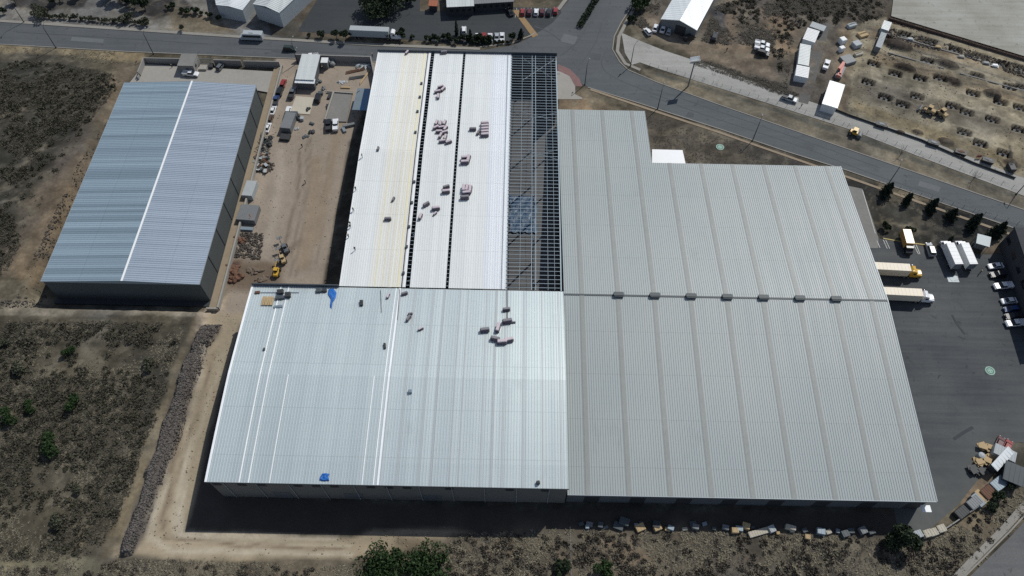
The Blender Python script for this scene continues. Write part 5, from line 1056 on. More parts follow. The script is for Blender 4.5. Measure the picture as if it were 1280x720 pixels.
def semi(label, rear, front, boxm, cabc, L=13.6, group=None):
    p, q = P(*rear,0), P(*front,0); a = math.atan2(q.y-p.y,q.x-p.x); d = Vector((math.cos(a),math.sin(a),0)); o = q-d*2.0
    t = thing('trailer_truck', label, 'truck', (o.x,o.y,.08), a, group); e = -1.6
    b = MB(); b.cbox((e-L/2,0,2.65), (L,2.55,2.8), 0, .05)
    for k in range(13): b.box((e-.5-k*(L-1)/12,0,4.06), (.05,2.4,.03))
    b.build('trailer_box', boxm, t); f = MB(); f.box((e-L/2,0,1.1), (L-.4,1.0,.3)); f.box((-.6,0,.85), (6,.9,.25)); f.build('chassis', M['dark'], t)
    d2 = MB(); d2.box((e-L-.03,-.62,2.65), (.05,1.1,2.5)); d2.box((e-L-.03,.62,2.65), (.05,1.1,2.5)); d2.build('rear_door', M['grey_box'], t)
    c = MB(); c.side([(-1.0,.8),(-1.0,3.2),(-.6,3.5),(.3,3.3),(.55,2.9),(.85,2.0),(2.4,1.75),(2.6,1.5),(2.65,.7)], -1.1, 1.1); c.cbox((1.6,0,1.5), (1.9,1.5,.8), 0, .15); c.build('cab', cabc, t)
    g = MB(); g.add([(.87,-1.0,2.02),(.87,1.0,2.02),(.58,.98,2.85),(.58,-.98,2.85)], [(0,1,2,3)]); g.box((.1,1.11,2.3), (.8,.04,.7)); g.box((.1,-1.11,2.3), (.8,.04,.7)); g.build('windows', M['glass'], t)
    s = MB()
    for y in (-1.2,1.2): s.tube((-.9,y*.85,1.2),(-.9,y*.85,3.9), .08)
    s.build('exhaust_stack', M['chrome'], t)
    for y in (-1.0,1.0):
        for wx in (2.0,-1.0,-2.2,e-L+1.6,e-L+2.9): wheel(t, wx, y, .52, .32)
    return t
M['cream_box'] = mat('cream trailer skin', (.68,.60,.47), .5, 0, .08, 1)
semi('articulated truck with cream trailer and ochre yellow cab backed to the grey hall',(1090,342),(1146,345),M['cream_box'],PC['yellow']); semi('articulated truck with cream trailer and white cab backed to the grey hall',(1100,373),(1161,376),M['cream_box'],PC['white'])
semi('pale trailer with white tractor unit parked behind the street trees',(432,46),(500,49),M['light_wall'],PC['white'],14.0)
# plant machinery
def loader(label, px, to, col, kind='wheel_loader', sc=1.0, group=None, cat='machine'):
    p = G(*px); t = thing(kind, label, cat, (p.x,p.y,max(p.z,0)+.03), heading(px,to), group); t.scale = (sc,)*3; c = PC[col] if col in PC else M[col]
    b = MB()
    if kind == 'road_roller':
        b.cbox((-.3,0,1.15), (2.6,1.6,.8), 0, .12); b.build('body', c, t); g = MB(); g.box((-.1,0,2.0), (1.2,1.3,.95), top=.85); g.build('cab', M['glass'], t); r = MB(); r.box((-.1,0,2.55), (1.5,1.6,.1)); r.build('roof', c, t); d = MB(); d.tube((1.7,-1,.75),(1.7,1,.75), .75, n=14); d.build('drum', M['grey_box'], t)
        for y in (-.85,.85): wheel(t,-1.2,y,.65,.4)
        return t
    b.cbox((-1.2,0,1.35), (2.4,1.7,1.1), 0, .15); b.cbox((.5,0,1.0), (1.6,1.3,.6), 0, .1); b.build('body', c, t)
    g = MB(); g.box((-.3,0,2.35), (1.3,1.3,1.1), top=.88); g.build('cab', M['glass'], t); r = MB(); r.cbox((-.3,0,2.95), (1.45,1.5,.12), 0, .04); r.build('roof', c, t)
    a = MB()
    if kind == 'wheel_loader':
        for y in (-.5,.5): a.tube((.6,y,1.4),(2.3,y,.75), .12)
        a.build('arm', c, t); k = MB(); k.side([(2.2,.2),(2.2,1.1),(2.5,1.2),(3.1,.25),(2.6,.15)], -1.3, 1.3); k.build('bucket', M['grey_box'], t)
    elif kind == 'excavator':
        a.tube((.5,0,1.6),(2.6,0,3.2), .22,.18); a.tube((2.6,0,3.2),(4.0,0,1.4), .17,.13); a.build('arm', c, t); k = MB(); k.side([(3.7,.6),(4.0,1.5),(4.4,1.3),(4.5,.6),(4.1,.3)], -.55, .55); k.build('bucket', M['grey_box'], t)
    else:
        a.tube((-1.8,.5,2.0),(3.6,.5,2.6), .16,.12); a.build('boom', c, t); k = MB(); k.box((4.0,.5,2.3), (1.0,1.8,.1)); 
        for y in (-.35,1.35): k.tube((3.6,y,2.3),(3.6,y,3.2), .04); k.tube((4.4,y,2.3),(4.4,y,3.2), .04); k.tube((3.6,y,3.2),(4.4,y,3.2), .04)
        k.build('basket', M['grey_box'], t)
    for x in (-1.3,1.1):
        for y in (-.95,.95): wheel(t,x,y,.62,.45)
    return t
loader('yellow road roller at the kerb of the concrete road',(1067,168.5),(1074,171),'yellow','road_roller')
loader('pale yellow loader at the left of the pair on the foundation site',(1158,140.5),(1150,137),'wood','wheel_loader',1.0); loader('pale yellow excavator at the right of the pair on the foundation site',(1174,144),(1168,139),'wood','excavator',1.0)
loader('telehandler with dark boom at the head of the machine line in the dirt yard',(357,312),(352,300),'grey','boom_lift',.85); loader('green-yellow boom lift in the middle of the machine line in the dirt yard',(354,325),(350,313),'wood','boom_lift',.8); loader('yellow boom lift at the lower end of the machine line in the dirt yard',(347,341),(350,330),'yellow','boom_lift',.8)
pr = G(1049,93); t = thing('concrete_pump', 'red folding boom machine standing behind the marquee', 'machine', pr, heading((1045,103),(1053,86)))
b = MB(); b.cbox((0,0,1.0), (6.2,2.2,1.0), 0, .1); b.build('body', M['grey_box'], t); b = MB(); b.box((.2,0,2.2), (6.6,.7,.5), .06); b.box((1.4,.6,2.6), (4.2,.9,.6), -.12); b.cbox((-3.0,0,2.0), (1.6,1.4,.9), 0, .1); b.build('boom', mat('faded red steel',(.48,.13,.10),.5,0,.1,1), t)
for x in (-2.2,0,2.2):
    for y in (-1,1): wheel(t,x,y,.5,.3)
# ------------------------------------------------------------------ foundation site
fp = MB(); fp.box((0,0,.35), (2.4,1.5,.5)); M['footing_conc'] = mat('dark footing concrete', (.10,.105,.108), .8, 0, .2, 1); pedm = fp.mesh('footing', M['footing_conc'])  # footings and stubs share one evenly dark concrete tone
fc = MB(); fc.box((0,0,.95), (.75,.6,.9)); colm = fc.mesh('stub_column', M['footing_conc'])
fr = MB()
for x in (-.28,-.1,.1,.28):
    for y in (-.2,.2): fr.tube((x,y,1.3),(x,y,2.4), .025, n=4)
for z in (1.6,2.0): fr.box((0,-.22,z), (.66,.03,.03)); fr.box((0,.22,z), (.66,.03,.03))
rebm = fr.mesh('rebar_cage', M['rust'])
PL_LAB = ['footing pit at the very start of the upper row, beside the pale container','footing pit between the long spoil heap and the left edge of the site','lower footing pit at the left edge, beside the marquee','footing pit just right of the pale yellow excavator','footing pit right of the round spoil heap, lower down','footing pit between the two middle spoil heaps','footing pit left of the spoil heap at the right edge','footing pit left of the pale yellow loader','footing pit low on the right of the site','footing pit nearest the boom crane']+['%s footing pit from the left in the upper row of the foundation site' % ORD[i] for i in range(6)]+['footing pit just below the upper row, beside the dark spoil heap','footing pit in the middle of the second row, by the right spoil heap','footing pit at the right of the second row','footing pit at the far left edge, beside the storage plot','footing pit left of the site centre, under the long spoil heap','footing pit at the left edge, lower one by the weeds','footing pit straight above the pale yellow loader','footing pit left of the round spoil heap','footing pit right of the pale yellow excavator','footing pit near the right picture edge, below the round spoil heap','footing pit low on the site, nearest the hoarding','footing pit low at the right edge of the site','footing pit at the far right end of the second row']
for (px, py), (cx, cy, a, lx, ly), lab in zip(PITPX, PITS, PL_LAB):
    t = thing('foundation_footing', lab.replace('footing pit','concrete footing').replace(' of the foundation site',' on the site'), 'footing', (cx,cy,tz(cx,cy)+.02), a, 'footings of the foundation site')
    link('footing', pedm, t); link('stub_column', colm, t); link('rebar_cage', rebm, t)
gb = MB()
for (a, b2) in (((1100,40),(1280,92)),((1110,66),(1180,86)),((1200,92),(1280,114))):
    strip(gb, PL([a,b2]), .45, -.1, .28)
tag(gb.build('ground_beam', M['conc_dark']), 'thin concrete ground beams running between the footing pits', 'ground beam')
for i, (px, lab) in enumerate([((1172,60),'timber formwork stack beyond the second upper footing'),((1201,72),'pale formwork panels beside the third upper footing'),((1232,80),'grey formwork panels beside the fourth upper footing'),((1243,83),'white sheet stack between the upper footings'),((1137,50),'pale pipe bundle beside the first upper footing')]):
    p = G(*px); mb = MB()
    for k in range(4): mb.box((0,.2*(k%2),.12+k*.16), (2.6-.3*k,.9,.14), .1*k)
    tag(mb.build('material_stack', [M['wood'],M['conc'],M['grey_box'],M['white_box'],M['light_wall']][i], loc=(p.x,p.y,p.z), rz=SITE_A), lab, 'stack', 'stacks on the foundation site')
for i, (px, lab) in enumerate([((1100,158),'dark spoil crate at the hoarding, farthest left'),((1165,181),'dark skip beside the pale spoil heap at the hoarding'),((1199,193),'red-marked skip against the hoarding'),((1233,203),'dark skip at the right end of the hoarding')]):
    p = G(*px); t = thing('skip', lab, 'skip', p, SITE_A, 'skips along the hoarding'); mb = MB(); mb.box((0,0,.7), (3.2,1.7,1.2), top=1.1); mb.build('body', M['dark'], t); mb = MB(); mb.blob((0,0,1.25), (1.3,.6,.3), 0, .3); mb.build('load', M['rust'] if i == 2 else M['grey_box'], t)
c1 = G(1262,212); t = thing('boom_crane', 'dark lattice boom machine at the right end of the foundation site', 'crane', c1, heading((1264,214),(1256,198))); mb = MB(); mb.cbox((0,0,1.0), (3,2,1.4), 0, .1); mb.build('body', M['dark'], t); mb = MB()
for y in (-.25,.25):
    for z in (0,.4): mb.tube((.5,y,1.8+z),(6.5,y,4.0+z), .05, n=4)
for k in range(8): mb.tube((.6+k*.75,-.25,1.85+k*.275),(1.3+k*.75,.25,2.5+k*.275), .03, n=4)
mb.build('boom', M['dark'], t); 
tz_ = G(1222,198); t = MB(); 
for k in range(3): t.tube((-.5+k*.5,0,0),(-.5+k*.5,0,1.8), .06); 
t.box((0,0,1.0), (1.6,.05,.9)); tag(t.build('barrier', mat('red barrier net',(.36,.10,.09),.8), loc=tz_), 'small red barrier net beside the hoarding', 'barrier')
# ------------------------------------------------------------------ things on the roofs
M['wrap_shade'] = mat('shade-toned purple wrap', (.105,.082,.10), .45, 0, .25, 1.5); M['wrap'] = mat('pinkish plastic wrap', (.56,.48,.51), .4, 0, .2, 1.5); M['wrap_dark'] = mat('grey bundle wrap', (.20,.19,.21), .5, 0, .25, 1.5); M['rope'] = mat('strap', (.06,.055,.06), .8)  # purple body tone paints in the bundles' shaded sides; the cap stays pale
BUN = {}
def bundle_mesh(k):
    if k not in BUN:
        mb = MB(); mb.cbox((0,0,.5), (2.7,1.05,1.0), 0, .2, 1); mb.cbox((.05,.12,1.15), (2.5,.86,.36), .05, .12, 0)
        s = MB()
        for x in (-.8,0,.8): s.box((x,0,.52), (.09,1.09,1.03))
        s.box((0,-.2,1.02), (2.2,.07,.06))
        BUN[k] = (mb.mesh('roofing_bundle', [M[k], M['wrap_shade']]), s.mesh('strap', M['rope']))
    return BUN[k]
zF = lambda y: float(np.interp(y, [r[0] for r in F_ROWS], [r[1] for r in F_ROWS])); zG = lambda y: 12.5-4*abs(y-104.2)/51.9
def on_roof(px, zf):
    z = 13.0
    for _ in range(4): p = P(*px, z); z = zf(p.y)
    return Vector((p.x,p.y,z+.06))
def bundle(px, deg, label, zf=rz_, k='wrap', group=None, sc=1.0, name='roofing_bundle'):
    p = on_roof(px, zf); a, s = bundle_mesh(k); o = link(name, a, None, p, R(deg)); o.scale = (sc*.92,)*3; link('strap', s, o); return tag(o, label, 'bundle', group)
L1 = 'wrapped bundle at the top of the middle roof panel, in the small loose group'
for px, d in [((551,110),20),((547,116),15),((554,113),55),((548,122),90)]: bundle(px,d,L1,group='small loose group of bundles',sc=.8)
L2 = 'pink-grey wrapped bundle in the largest heap between the two open strips'
for px, d in [((546,155),80),((551,156),85),((556,155),75),((545,161),30),((552,161),10),((557,162),60),((549,166),0),((556,167),20),((551,171),70),((557,173),80),((553,178),10),((561,179),25)]: bundle(px,d,L2,group='largest heap of bundles',sc=.82)
L3 = 'wrapped bundle lying flat in the neat stack right of the second open strip'
for k in range(5): bundle((606,156+k*3.6),4,L3,group='neat stack of bundles',sc=1.0)
bundle((591,163),0,'dark bundle left of the neat stack',k='wrap_dark',sc=.85); bundle((598,167),70,'short dark bundle touching the neat stack',k='wrap_dark',sc=.7)
for px, d in [((582,199),5),((581,204.5),3),((586,200),80)]: bundle(px,d,'wrapped bundle in the trio below the neat stack',group='trio of bundles')
for px, d in [((580,237),85),((584,237),80),((588,238),85),((583,243),8)]: bundle(px,d,'wrapped bundle in the group standing right of the second strip',group='lower right group of bundles')
bundle((581,248.5),3,'dark bundle just below the lower right group',k='wrap_dark')
bundle((558,235),20,'wrapped bundle in the middle panel, upper of the pair by the second strip',k='wrap_dark',sc=.8); bundle((557.5,241),5,'wrapped bundle in the middle panel, lower of the pair by the second strip',sc=.95)
bundle((533,257),35,'tilted bundle farthest left of the scattered ones in the middle panel',k='wrap_dark',sc=.85); bundle((545,262),8,'bundle lying level among the scattered ones in the middle panel',sc=.95); bundle((526,272),75,'upright bundle beside the first open strip, low down',sc=.8); bundle((544,268),50,'small bundle under the level one in the middle panel',sc=.55)
bundle((485,275),0,'dark bundle alone on the cream roof zone',k='wrap_dark',sc=.8); bundle((509,67),60,'rust-coloured bundle near the top of the cream roof zone',k='wrap',sc=.7); bundle((555,67),10,'dark bundle near the top edge of the middle panel',k='wrap_dark',sc=.85)
bundle((492,250),70,'short dark bundle on the cream roof zone above the lone one',k='wrap_dark',sc=.6); bundle((473,187),85,'short dark bundle near the left edge of the unfinished roof',k='wrap_dark',sc=.6)
for px, d, lab, kk, sc in [((606,414),5,'bundle lying apart at the left of the silver roof group','wrap_dark',1.0),((623,411),75,'pale bundle turned upright in the silver roof group','wrap',1.05),((619,425),-15,'bundle at the left end of the lowest trio on the silver roof','wrap_dark',1.0),((627.5,429),3,'bundle in the middle of the lowest trio on the silver roof','wrap',1.05),((636,426.5),12,'bundle at the right end of the lowest trio on the silver roof','wrap',1.0),((634,403),8,'bundle under the long rail on the silver roof','wrap_dark',1.05),((633,388),5,'small bundle at the top of the long rail on the silver roof','wrap_dark',.8),((642,403.5),0,'tiny dark bundle right of the long rail','wrap_dark',.4),
        ((511,399),60,'dark bundle near the twin bright seams','wrap_dark',.75),((513,393),10,'small dark bundle just above the one by the twin bright seams','wrap_dark',.5),((526,412),30,'greyish bundle right of the twin bright seams','wrap',.6),((506,368),20,'bundle under the first open strip at the roof joint','wrap_dark',.7),((485.5,371),75,'bundle left of the roof joint bundle','wrap',.6)]:
    bundle(px,d,lab,zF,kk,None,sc)
for px, q, lab, r_ in [((634,362),(634,402),'long dark rail lying down the silver roof',.09),((500,362),(497,400),'dark hose lying beside the twin bright seams',.07),((476,363),(477,391),'thin dark bar at the upper part of the silver roof',.06)]:
    a, b2 = on_roof(px,zF), on_roof(q,zF); mb = MB(); mb.tube(Vector((0,0,.2)), b2-a+Vector((0,0,.2)), r_); tag(mb.build('rail', M['dark'], loc=a), lab, 'rail')
p = on_roof((335,377),zF); mb = MB()
for k in range(7): mb.box((-1.3+k*.43,0,.35+.05*(k%2)), (.36,2.6,.14), .04*(k%3))
for k in range(3): mb.box((0,-1+k,.14), (3,.12,.22))
tag(mb.build('timber_pallet', M['wood'], loc=p), 'brown timber pallet near the upper left corner of the silver roof', 'pallet')
for px, sz, lab, mm in [((351,366),(1.7,1.3,.9),'dark toolbox left of the second one at the roof corner','dark'),((360.5,370),(1.5,1.5,1.0),'round-cornered dark drum box at the roof corner','dark'),((350,373),(2.2,1.0,.7),'low dark pile below the toolbox','vent'),((348,383.5),(2.4,.8,.3),'pale grey sheet offcut below the toolbox','frame_grey'),((399,364),(1.5,1.2,.7),'dark bag left of the blue cloth','vent'),((406,364),(1.2,1.0,.6),'small dark bag touching the blue cloth','dark'),((452,379.5),(.9,1.7,.6),'black upright sack right of the blue cloth','dark'),((322,366),(1.4,.8,.4),'small brown offcut pile at the left roof corner','rust'),((513,490),(.9,.9,.7),'small grey tin in the middle of the silver roof','frame_grey'),((672.5,604),(.8,.8,.8),'small black box on the eave at the right','dark'),((481,433),(.6,1.6,.5),'dark sliver between the bright seams','dark'),((330.5,437),(.6,.8,.4),'small dark bit left on the silver roof','vent')]:
    p = on_roof(px,zF); mb = MB(); mb.cbox((0,0,sz[2]/2), sz, .15, .12); mb.box((0,0,sz[2]+.03), (sz[0]*.5,.1,.07), .15); tag(mb.build('tool_box' if 'box' in lab else 'site_bag', M[mm], loc=p), lab, 'site gear')
mb = MB()
for a, b2 in (((326,366),(346,366)),((356,366),(374,366))):
    pa, pb2 = on_roof(a,zF), on_roof(b2,zF); mb.tube(pa+Vector((0,0,.15)), pb2+Vector((0,0,.15)), .09)
tag(mb.build('steel_tube', M['frame_grey']), 'grey tubes lying along the top edge near the toolboxes', 'tubes')
M['cloth_blue'] = mat('bright blue cloth', (.01,.12,.42), .6, 0, .2, 1.5)
def cloth(label, px, poly, zf, m):
    p = on_roof(px, zf); mb = MB(); ps = [on_roof(q,zf)-p for q in poly]; n = len(ps); c = sum(ps, Vector())/n; rings = []
    for f, z in ((1,.06),(.75,.3),(.4,.22)): rings.append([c+(q-c)*f*(1+random.uniform(-.06,.06))+Vector((0,0,z+random.uniform(-.04,.14))) for q in ps])
    vs = [v for r_ in rings for v in r_]+[c+Vector((0,0,.4))]; fs = [(k*n+i,k*n+(i+1)%n,k*n+n+(i+1)%n,k*n+n+i) for k in range(2) for i in range(n)]+[(2*n+i,2*n+(i+1)%n,3*n) for i in range(n)]
    mb.add(vs, fs); import bmesh; o = mb.build('tarp', m, loc=p); bm = bmesh.new(); bm.from_mesh(o.data); bmesh.ops.recalc_face_normals(bm, faces=bm.faces); bm.to_mesh(o.data); bm.free(); return tag(o, label, 'tarp')
cloth('bright blue cloth hanging down the upper edge of the silver roof',(415,370),[(411,362),(417,361),(421,366),(420,373),(416,378),(414.5,387),(412.5,384),(414,374),(410,368)],zF,M['cloth_blue'])
cloth('crumpled bright blue tarp at the lower eave of the silver roof',(405.5,597),[(400,597),(403,592.5),(407,591.5),(412,593),(410.5,596),(412,601),(405,602),(399.5,600.5)],zF,M['cloth_blue'])
# ------------------------------------------------------------------ people
def person_mesh():
    """standing worker, one continuous skin"""
    J = [(0,0,.95),(0,0,1.2),(0,0,1.42),(0,.01,1.52),(0,.03,1.66),(.11,0,.9),(.13,.05,.5),(.14,0,.08),(.14,.14,.04),(-.11,0,.9),(-.13,-.05,.5),(-.14,-.1,.08),(-.14,.04,.04),(.2,0,1.4),(.28,.05,1.15),(.27,.22,.95),(-.2,0,1.4),(-.28,.0,1.14),(-.3,.1,.9)]
    E = [(0,1),(1,2),(2,3),(3,4),(0,5),(5,6),(6,7),(7,8),(0,9),(9,10),(10,11),(11,12),(2,13),(13,14),(14,15),(2,16),(16,17),(17,18)]
    Rr = [.15,.16,.17,.065,.115,.1,.075,.055,.04,.1,.075,.055,.04,.07,.055,.04,.07,.055,.04]
    me = bpy.data.meshes.new('person'); me.from_pydata(J, E, []); o = bpy.data.objects.new('person_skin', me); COL.objects.link(o); md = o.modifiers.new('s','SKIN')
    for v, r_ in zip(me.skin_vertices[0].data, Rr): v.radius = (r_,r_)
    me.skin_vertices[0].data[0].use_root = True; o.modifiers.new('d','SUBSURF').levels = 1; dg = bpy.context.evaluated_depsgraph_get(); out = bpy.data.meshes.new_from_object(o.evaluated_get(dg)); bpy.data.objects.remove(o); out.name = 'person'; return out
pmsh = person_mesh(); M['workwear'] = mat('dark work clothes', (.03,.035,.05), .8); pmsh.materials.clear(); pmsh.materials.append(M['workwear'])
hm = MB(); hm.blob((0,.03,1.74), (.14,.16,.1), 0, .02); hmesh = hm.mesh('hard_hat', mat('hard hat',(.6,.5,.2),.4))
def person(label, px, zf=None, ang=0):
    p = on_roof(px, zf)-Vector((0,0,.02)) if zf else G(*px); o = link('person', pmsh, None, p, ang); link('hard_hat', hmesh, o); return tag(o, label, 'person')
for px, lab, zf, a in [((445,238),'worker in dark clothes at the left roof edge, second highest',rz_,.5),((453,197),'worker in dark clothes at the left roof edge, highest up',rz_,1.5),((442,264),'worker in dark clothes halfway down the left roof edge',rz_,2.5),((438,281.5),'worker in dark clothes at the left roof edge, upper of a close pair',rz_,.2),((438,285),'worker in dark clothes at the left roof edge, lower of a close pair',rz_,3),((436,297),'worker in dark clothes lowest on the left roof edge',rz_,1.0),((444,313),'worker standing a little inside the left edge of the white roof',rz_,.4),((466,72),'worker near the top left corner of the white roof',rz_,1.2)]+\
        [((382,229),'person walking alone in the open middle of the dirt yard',None,2.0),((378,184),'person by the scrap in the dirt yard',None,1.0),((908,64),'person standing on the dirt track right of the gable-roofed shed',None,.3),((216,85.5),'person on the concrete forecourt left of the gate house',None,.7),((1001,134),'person on the concrete road below the cabins',None,.5),((1224,342),'person walking across the truck yard towards the shaded cars',None,1.0)]:
    person(lab, px, zf, a)
# small dots along the dark edge gutter of the unfinished roof
for i, (px, lab) in enumerate([((527,105),'first dark clip box from the top'),((525,122),'second dark clip box from the top'),((522,140),'third dark clip box from the top'),((519.5,166),'fourth dark clip box from the top'),((518,228),'fifth dark clip box from the top'),((515,254),'sixth dark clip box from the top'),((511.5,284),'seventh dark clip box from the top'),((508.5,309),'eighth dark clip box from the top'),((504.5,342),'ninth dark clip box from the top')]):
    p = on_roof(px,rz_); mb = MB(); mb.cbox((0,0,.25), (.7,.9,.5), 0, .1); mb.box((0,0,.55), (.25,.3,.12)); tag(mb.build('clip_box', M['vent'], loc=p), lab+' along the gutter beside the first open strip', 'box', 'boxes beside the first open strip')
# ------------------------------------------------------------------ loose things in the yards
def crate(label, px, sz, mm, rz=0.0, name='crate', cat='crate', group=None):
    p = G(*px); mb = MB(); mb.cbox((0,0,sz[2]/2), sz, 0, .06); n = max(2,int(sz[0]/.6))
    for k in range(n): mb.box((-sz[0]/2+(k+.5)*sz[0]/n,0,sz[2]+.02), (.06,sz[1]*.96,.05))
    return tag(mb.build(name, M[mm] if isinstance(mm,str) else mm, loc=(p.x,p.y,max(p.z,0)+.02), rz=rz), label, cat, group)
crate('grey skip-sized container by the retaining wall, upper of two',(314,241),(3.2,6.0,2.3),'light_wall',-.07,'container','container'); crate('broad grey container with a red smear by the retaining wall, lower of two',(312,271),(5.6,5.8,2.2),'grey_box',-.07,'container','container')
p = on_roof((312,268),lambda y: 2.2); mb = MB(); mb.tube((0,0,.03),(.5,-.9,.03), .12); mb.tube((.5,-.9,.03),(.3,-1.6,.03), .1); tag(mb.build('cloth', M['terracotta'], loc=p), 'red rag lying on the broad grey container', 'rag')
crate('pale lath stack below the broad grey container',(308,287),(4.2,1.2,.7),'frame_grey',-.05,'material_stack','stack')
crate('long dark trailer box in the dirt yard below the workshop',(362,157),(3.4,7.2,2.5),'grey_box',-.1,'container','container'); crate('dark flatbed below the long dark trailer box',(357,173),(3.2,2.6,1.0),'dark',-.1,'flatbed','flatbed')
crate('dark canopy frame at the cream slab, in front of the workshop',(365,147),(4.2,2.4,1.8),'vent',0,'container','container')
t = thing('scrap_heap', 'dark steel scrap frame pile at the upper end of the scrap by the retaining wall', 'scrap', G(332,182)); mb = MB(); rng = random.Random(3)
for k in range(46): a = rng.uniform(0,6.28); c = Vector((rng.uniform(-1.8,1.8),rng.uniform(-4,4),rng.uniform(.2,1.6))); d = Vector((math.cos(a)*rng.uniform(.6,1.8),math.sin(a)*rng.uniform(.6,1.8),rng.uniform(-.5,.5))); mb.tube(c-d, c+d, rng.uniform(.05,.12), n=5)
mb.build('bars', M['vent'], t)
mb = MB()
for k in range(10): mb.cbox((rng.uniform(-1.5,1.5),rng.uniform(-4,4),.4), (rng.uniform(.6,1.6),rng.uniform(.6,1.6),.8), rng.uniform(0,3), .08)
mb.build('blocks', M['dark'], t)
t = thing('scrap_pile', 'mixed scrap pile with pale offcuts, lower end of the scrap by the retaining wall', 'scrap', G(328,204)); mb = MB(); m2 = MB(); m3 = MB()
for k in range(40): (mb,m2,m3)[k%3].box((rng.uniform(-2.6,3),rng.uniform(-4,4),rng.uniform(.1,.9)), (rng.uniform(.4,1.6),rng.uniform(.3,1.0),rng.uniform(.1,.4)), rng.uniform(0,3), rx=rng.uniform(-.5,.5))
mb.build('offcuts', M['light_wall'], t); m2.build('sheets', M['vent'], t); m3.build('boards', M['rust'], t)
for px, r_, lab, mm in [((391,166),(1.6,1.0,.7),'tyre heap by the middle of the dirt yard','dark'),((383,171),(1.4,.9,.5),'dark cable heap in the middle of the dirt yard','vent'),((371,161),(.9,.9,.6),'pale cable drum beside the long dark trailer box','light_wall'),((375,148),(1.3,1.3,1.0),'dark barrel group under the cream slab corner','dark'),((386,137),(1.0,1.4,.9),'dark generator beside the cream slab','dark'),((412,80),(2.8,2.4,1.8),'grey scrap heap at the top of the dirt yard','grey_box'),((300,300),(2.2,1.6,1.0),'rubble heap by the retaining wall','rust'),((452,83),(4.5,1.0,.9),'pale pipes along the back wall of the dirt yard','light_wall')]:
    p = G(*px); mb = MB(); rng = random.Random(int(px[0]))
    for k in range(9): mb.blob((rng.uniform(-r_[0],r_[0])*.6,rng.uniform(-r_[1],r_[1])*.6,r_[2]*rng.uniform(.2,.5)), (r_[0]*rng.uniform(.25,.5),r_[1]*rng.uniform(.25,.5),r_[2]*rng.uniform(.3,.6)), rng.uniform(0,3), .3, rng=rng)
    tag(mb.build('heap', M[mm], loc=(p.x,p.y,p.z)), lab, 'heap')
p = P(405.5,75,3.2); t = thing('gate_shelter', 'white-topped little gate shelter at the dirt yard entrance', 'shelter', (p.x,p.y,0)); mb = MB(); mb.box((0,0,3.1), (2.4,2.6,.16)); mb.build('roof', M['white_box'], t); mb = MB(); mb.box((0,0,1.4), (1.8,2.0,2.8)); mb.build('booth', M['grey_box'], t)
for k, (a, b2) in enumerate((((432,93),(455,88)),((436,100),(457,97)),((450,106),(462,90)))):
    pa, pb2 = P(*a), P(*b2); mb = MB()
    for j in range(4): mb.tube((0,j*.35,.15+.1*(j%2)), Vector((pb2.x-pa.x,pb2.y-pa.y+j*.35,.2)), .12)
    tag(mb.build('beam_bundle', [M['rust'],M['vent'],M['wood']][k], loc=pa), ['rusty beam bundle at the top of the dirt yard, uppermost','dark beam bundle at the top of the dirt yard, below the rusty one','timber lengths leaning diagonally beside the back corner of the dirt yard'][k], 'beams')
# forecourt of the zinc-roofed warehouse
car('pickup','white','white flatbed pickup just behind the zinc-roofed warehouse',(240,95.5),(252,96.5),dz=0.5); crate('pale plant crate behind the gate house',(255,87),(2.6,2.4,1.2),'conc',0); crate('dark equipment box beside the forecourt gate',(265,85),(1.4,2.2,1.4),'dark',0,'equipment_box','box'); car('hatch','grey','grey car by the forecourt gate',(277,86),(282,80),dz=.5)
# clutter along the shaded foot of the grey hall
cl = [(736,659,'grey_box','grey block'),(751,659,'vent','dark block'),(769,660,'vent','dark crate'),(791,658,'frame_grey','grey sack load'),(806,659,'vent','dark rack'),(822,662,'wood','leaning timber sheet'),(834,665,'wood','flat timber sheet'),(843,661,'frame_grey','grey bin'),(861,660,'vent','dark rack'),(881,659,'frame_grey','grey machine'),(906,663,'grey_box','grey box'),(917,667,'wood','yellow timber load'),(935,662,'wood','timber spool'),(952,668,'cream','long cream plank load'),(967,664,'light_wall','pale pallet load'),(983,664,'cream','first cream pallet load'),(993,664,'cream','second cream pallet load'),(1007,674,'wood','yellow timber frame'),(1043,666,'canopy_pale','blue-grey A-frame'),(1062,666,'vent','low dark box')]
cl += [(722,656,'vent','dark frame'),(729,660,'frame_grey','grey bucket load'),(760,661,'grey_box','grey plank bundle'),(782,657,'vent','dark plank bundle'),(799,661,'wood','brown plank bundle'),(814,657,'dark','black bin'),(852,662,'cream','cream sack load'),(871,662,'grey_box','grey barrel box'),(893,664,'vent','dark barrel box'),(925,666,'frame_grey','grey sheet load'),(944,663,'vent','dark sheet load'),(975,668,'wood','brown timber load'),(1001,666,'vent','dark pallet stack'),(1020,668,'frame_grey','grey pallet stack'),(1031,667,'cream','cream timber load'),(1052,669,'vent','dark metal frame'),(1075,668,'grey_box','grey metal frame'),(1088,669,'vent','dark scrap load')]
for i, (x, y, mm, lab) in enumerate(cl):
    rj = random.Random(i*7+3); y += rj.uniform(-4,0); x += rj.uniform(-6,6)
    rng = random.Random(i); q_ = rj.uniform(.6,1.25); sz = (q_*rng.uniform(1.1,2.0),q_*rng.uniform(.9,1.5),q_*rng.uniform(.6,1.3))
    if 'long' in lab: sz = (5.0,1.4,.7)
    where = 'left' if x < 800 else 'middle' if x < 940 else 'right'
    crate(f'{lab} on the strip before the shaded grey hall, {["near the wire fence","along its middle","towards the dark tree"][("left","middle","right").index(where)]}', (x,y), sz, mm, rng.uniform(-.4,.4), 'pallet_load', 'load', 'clutter before the grey hall')
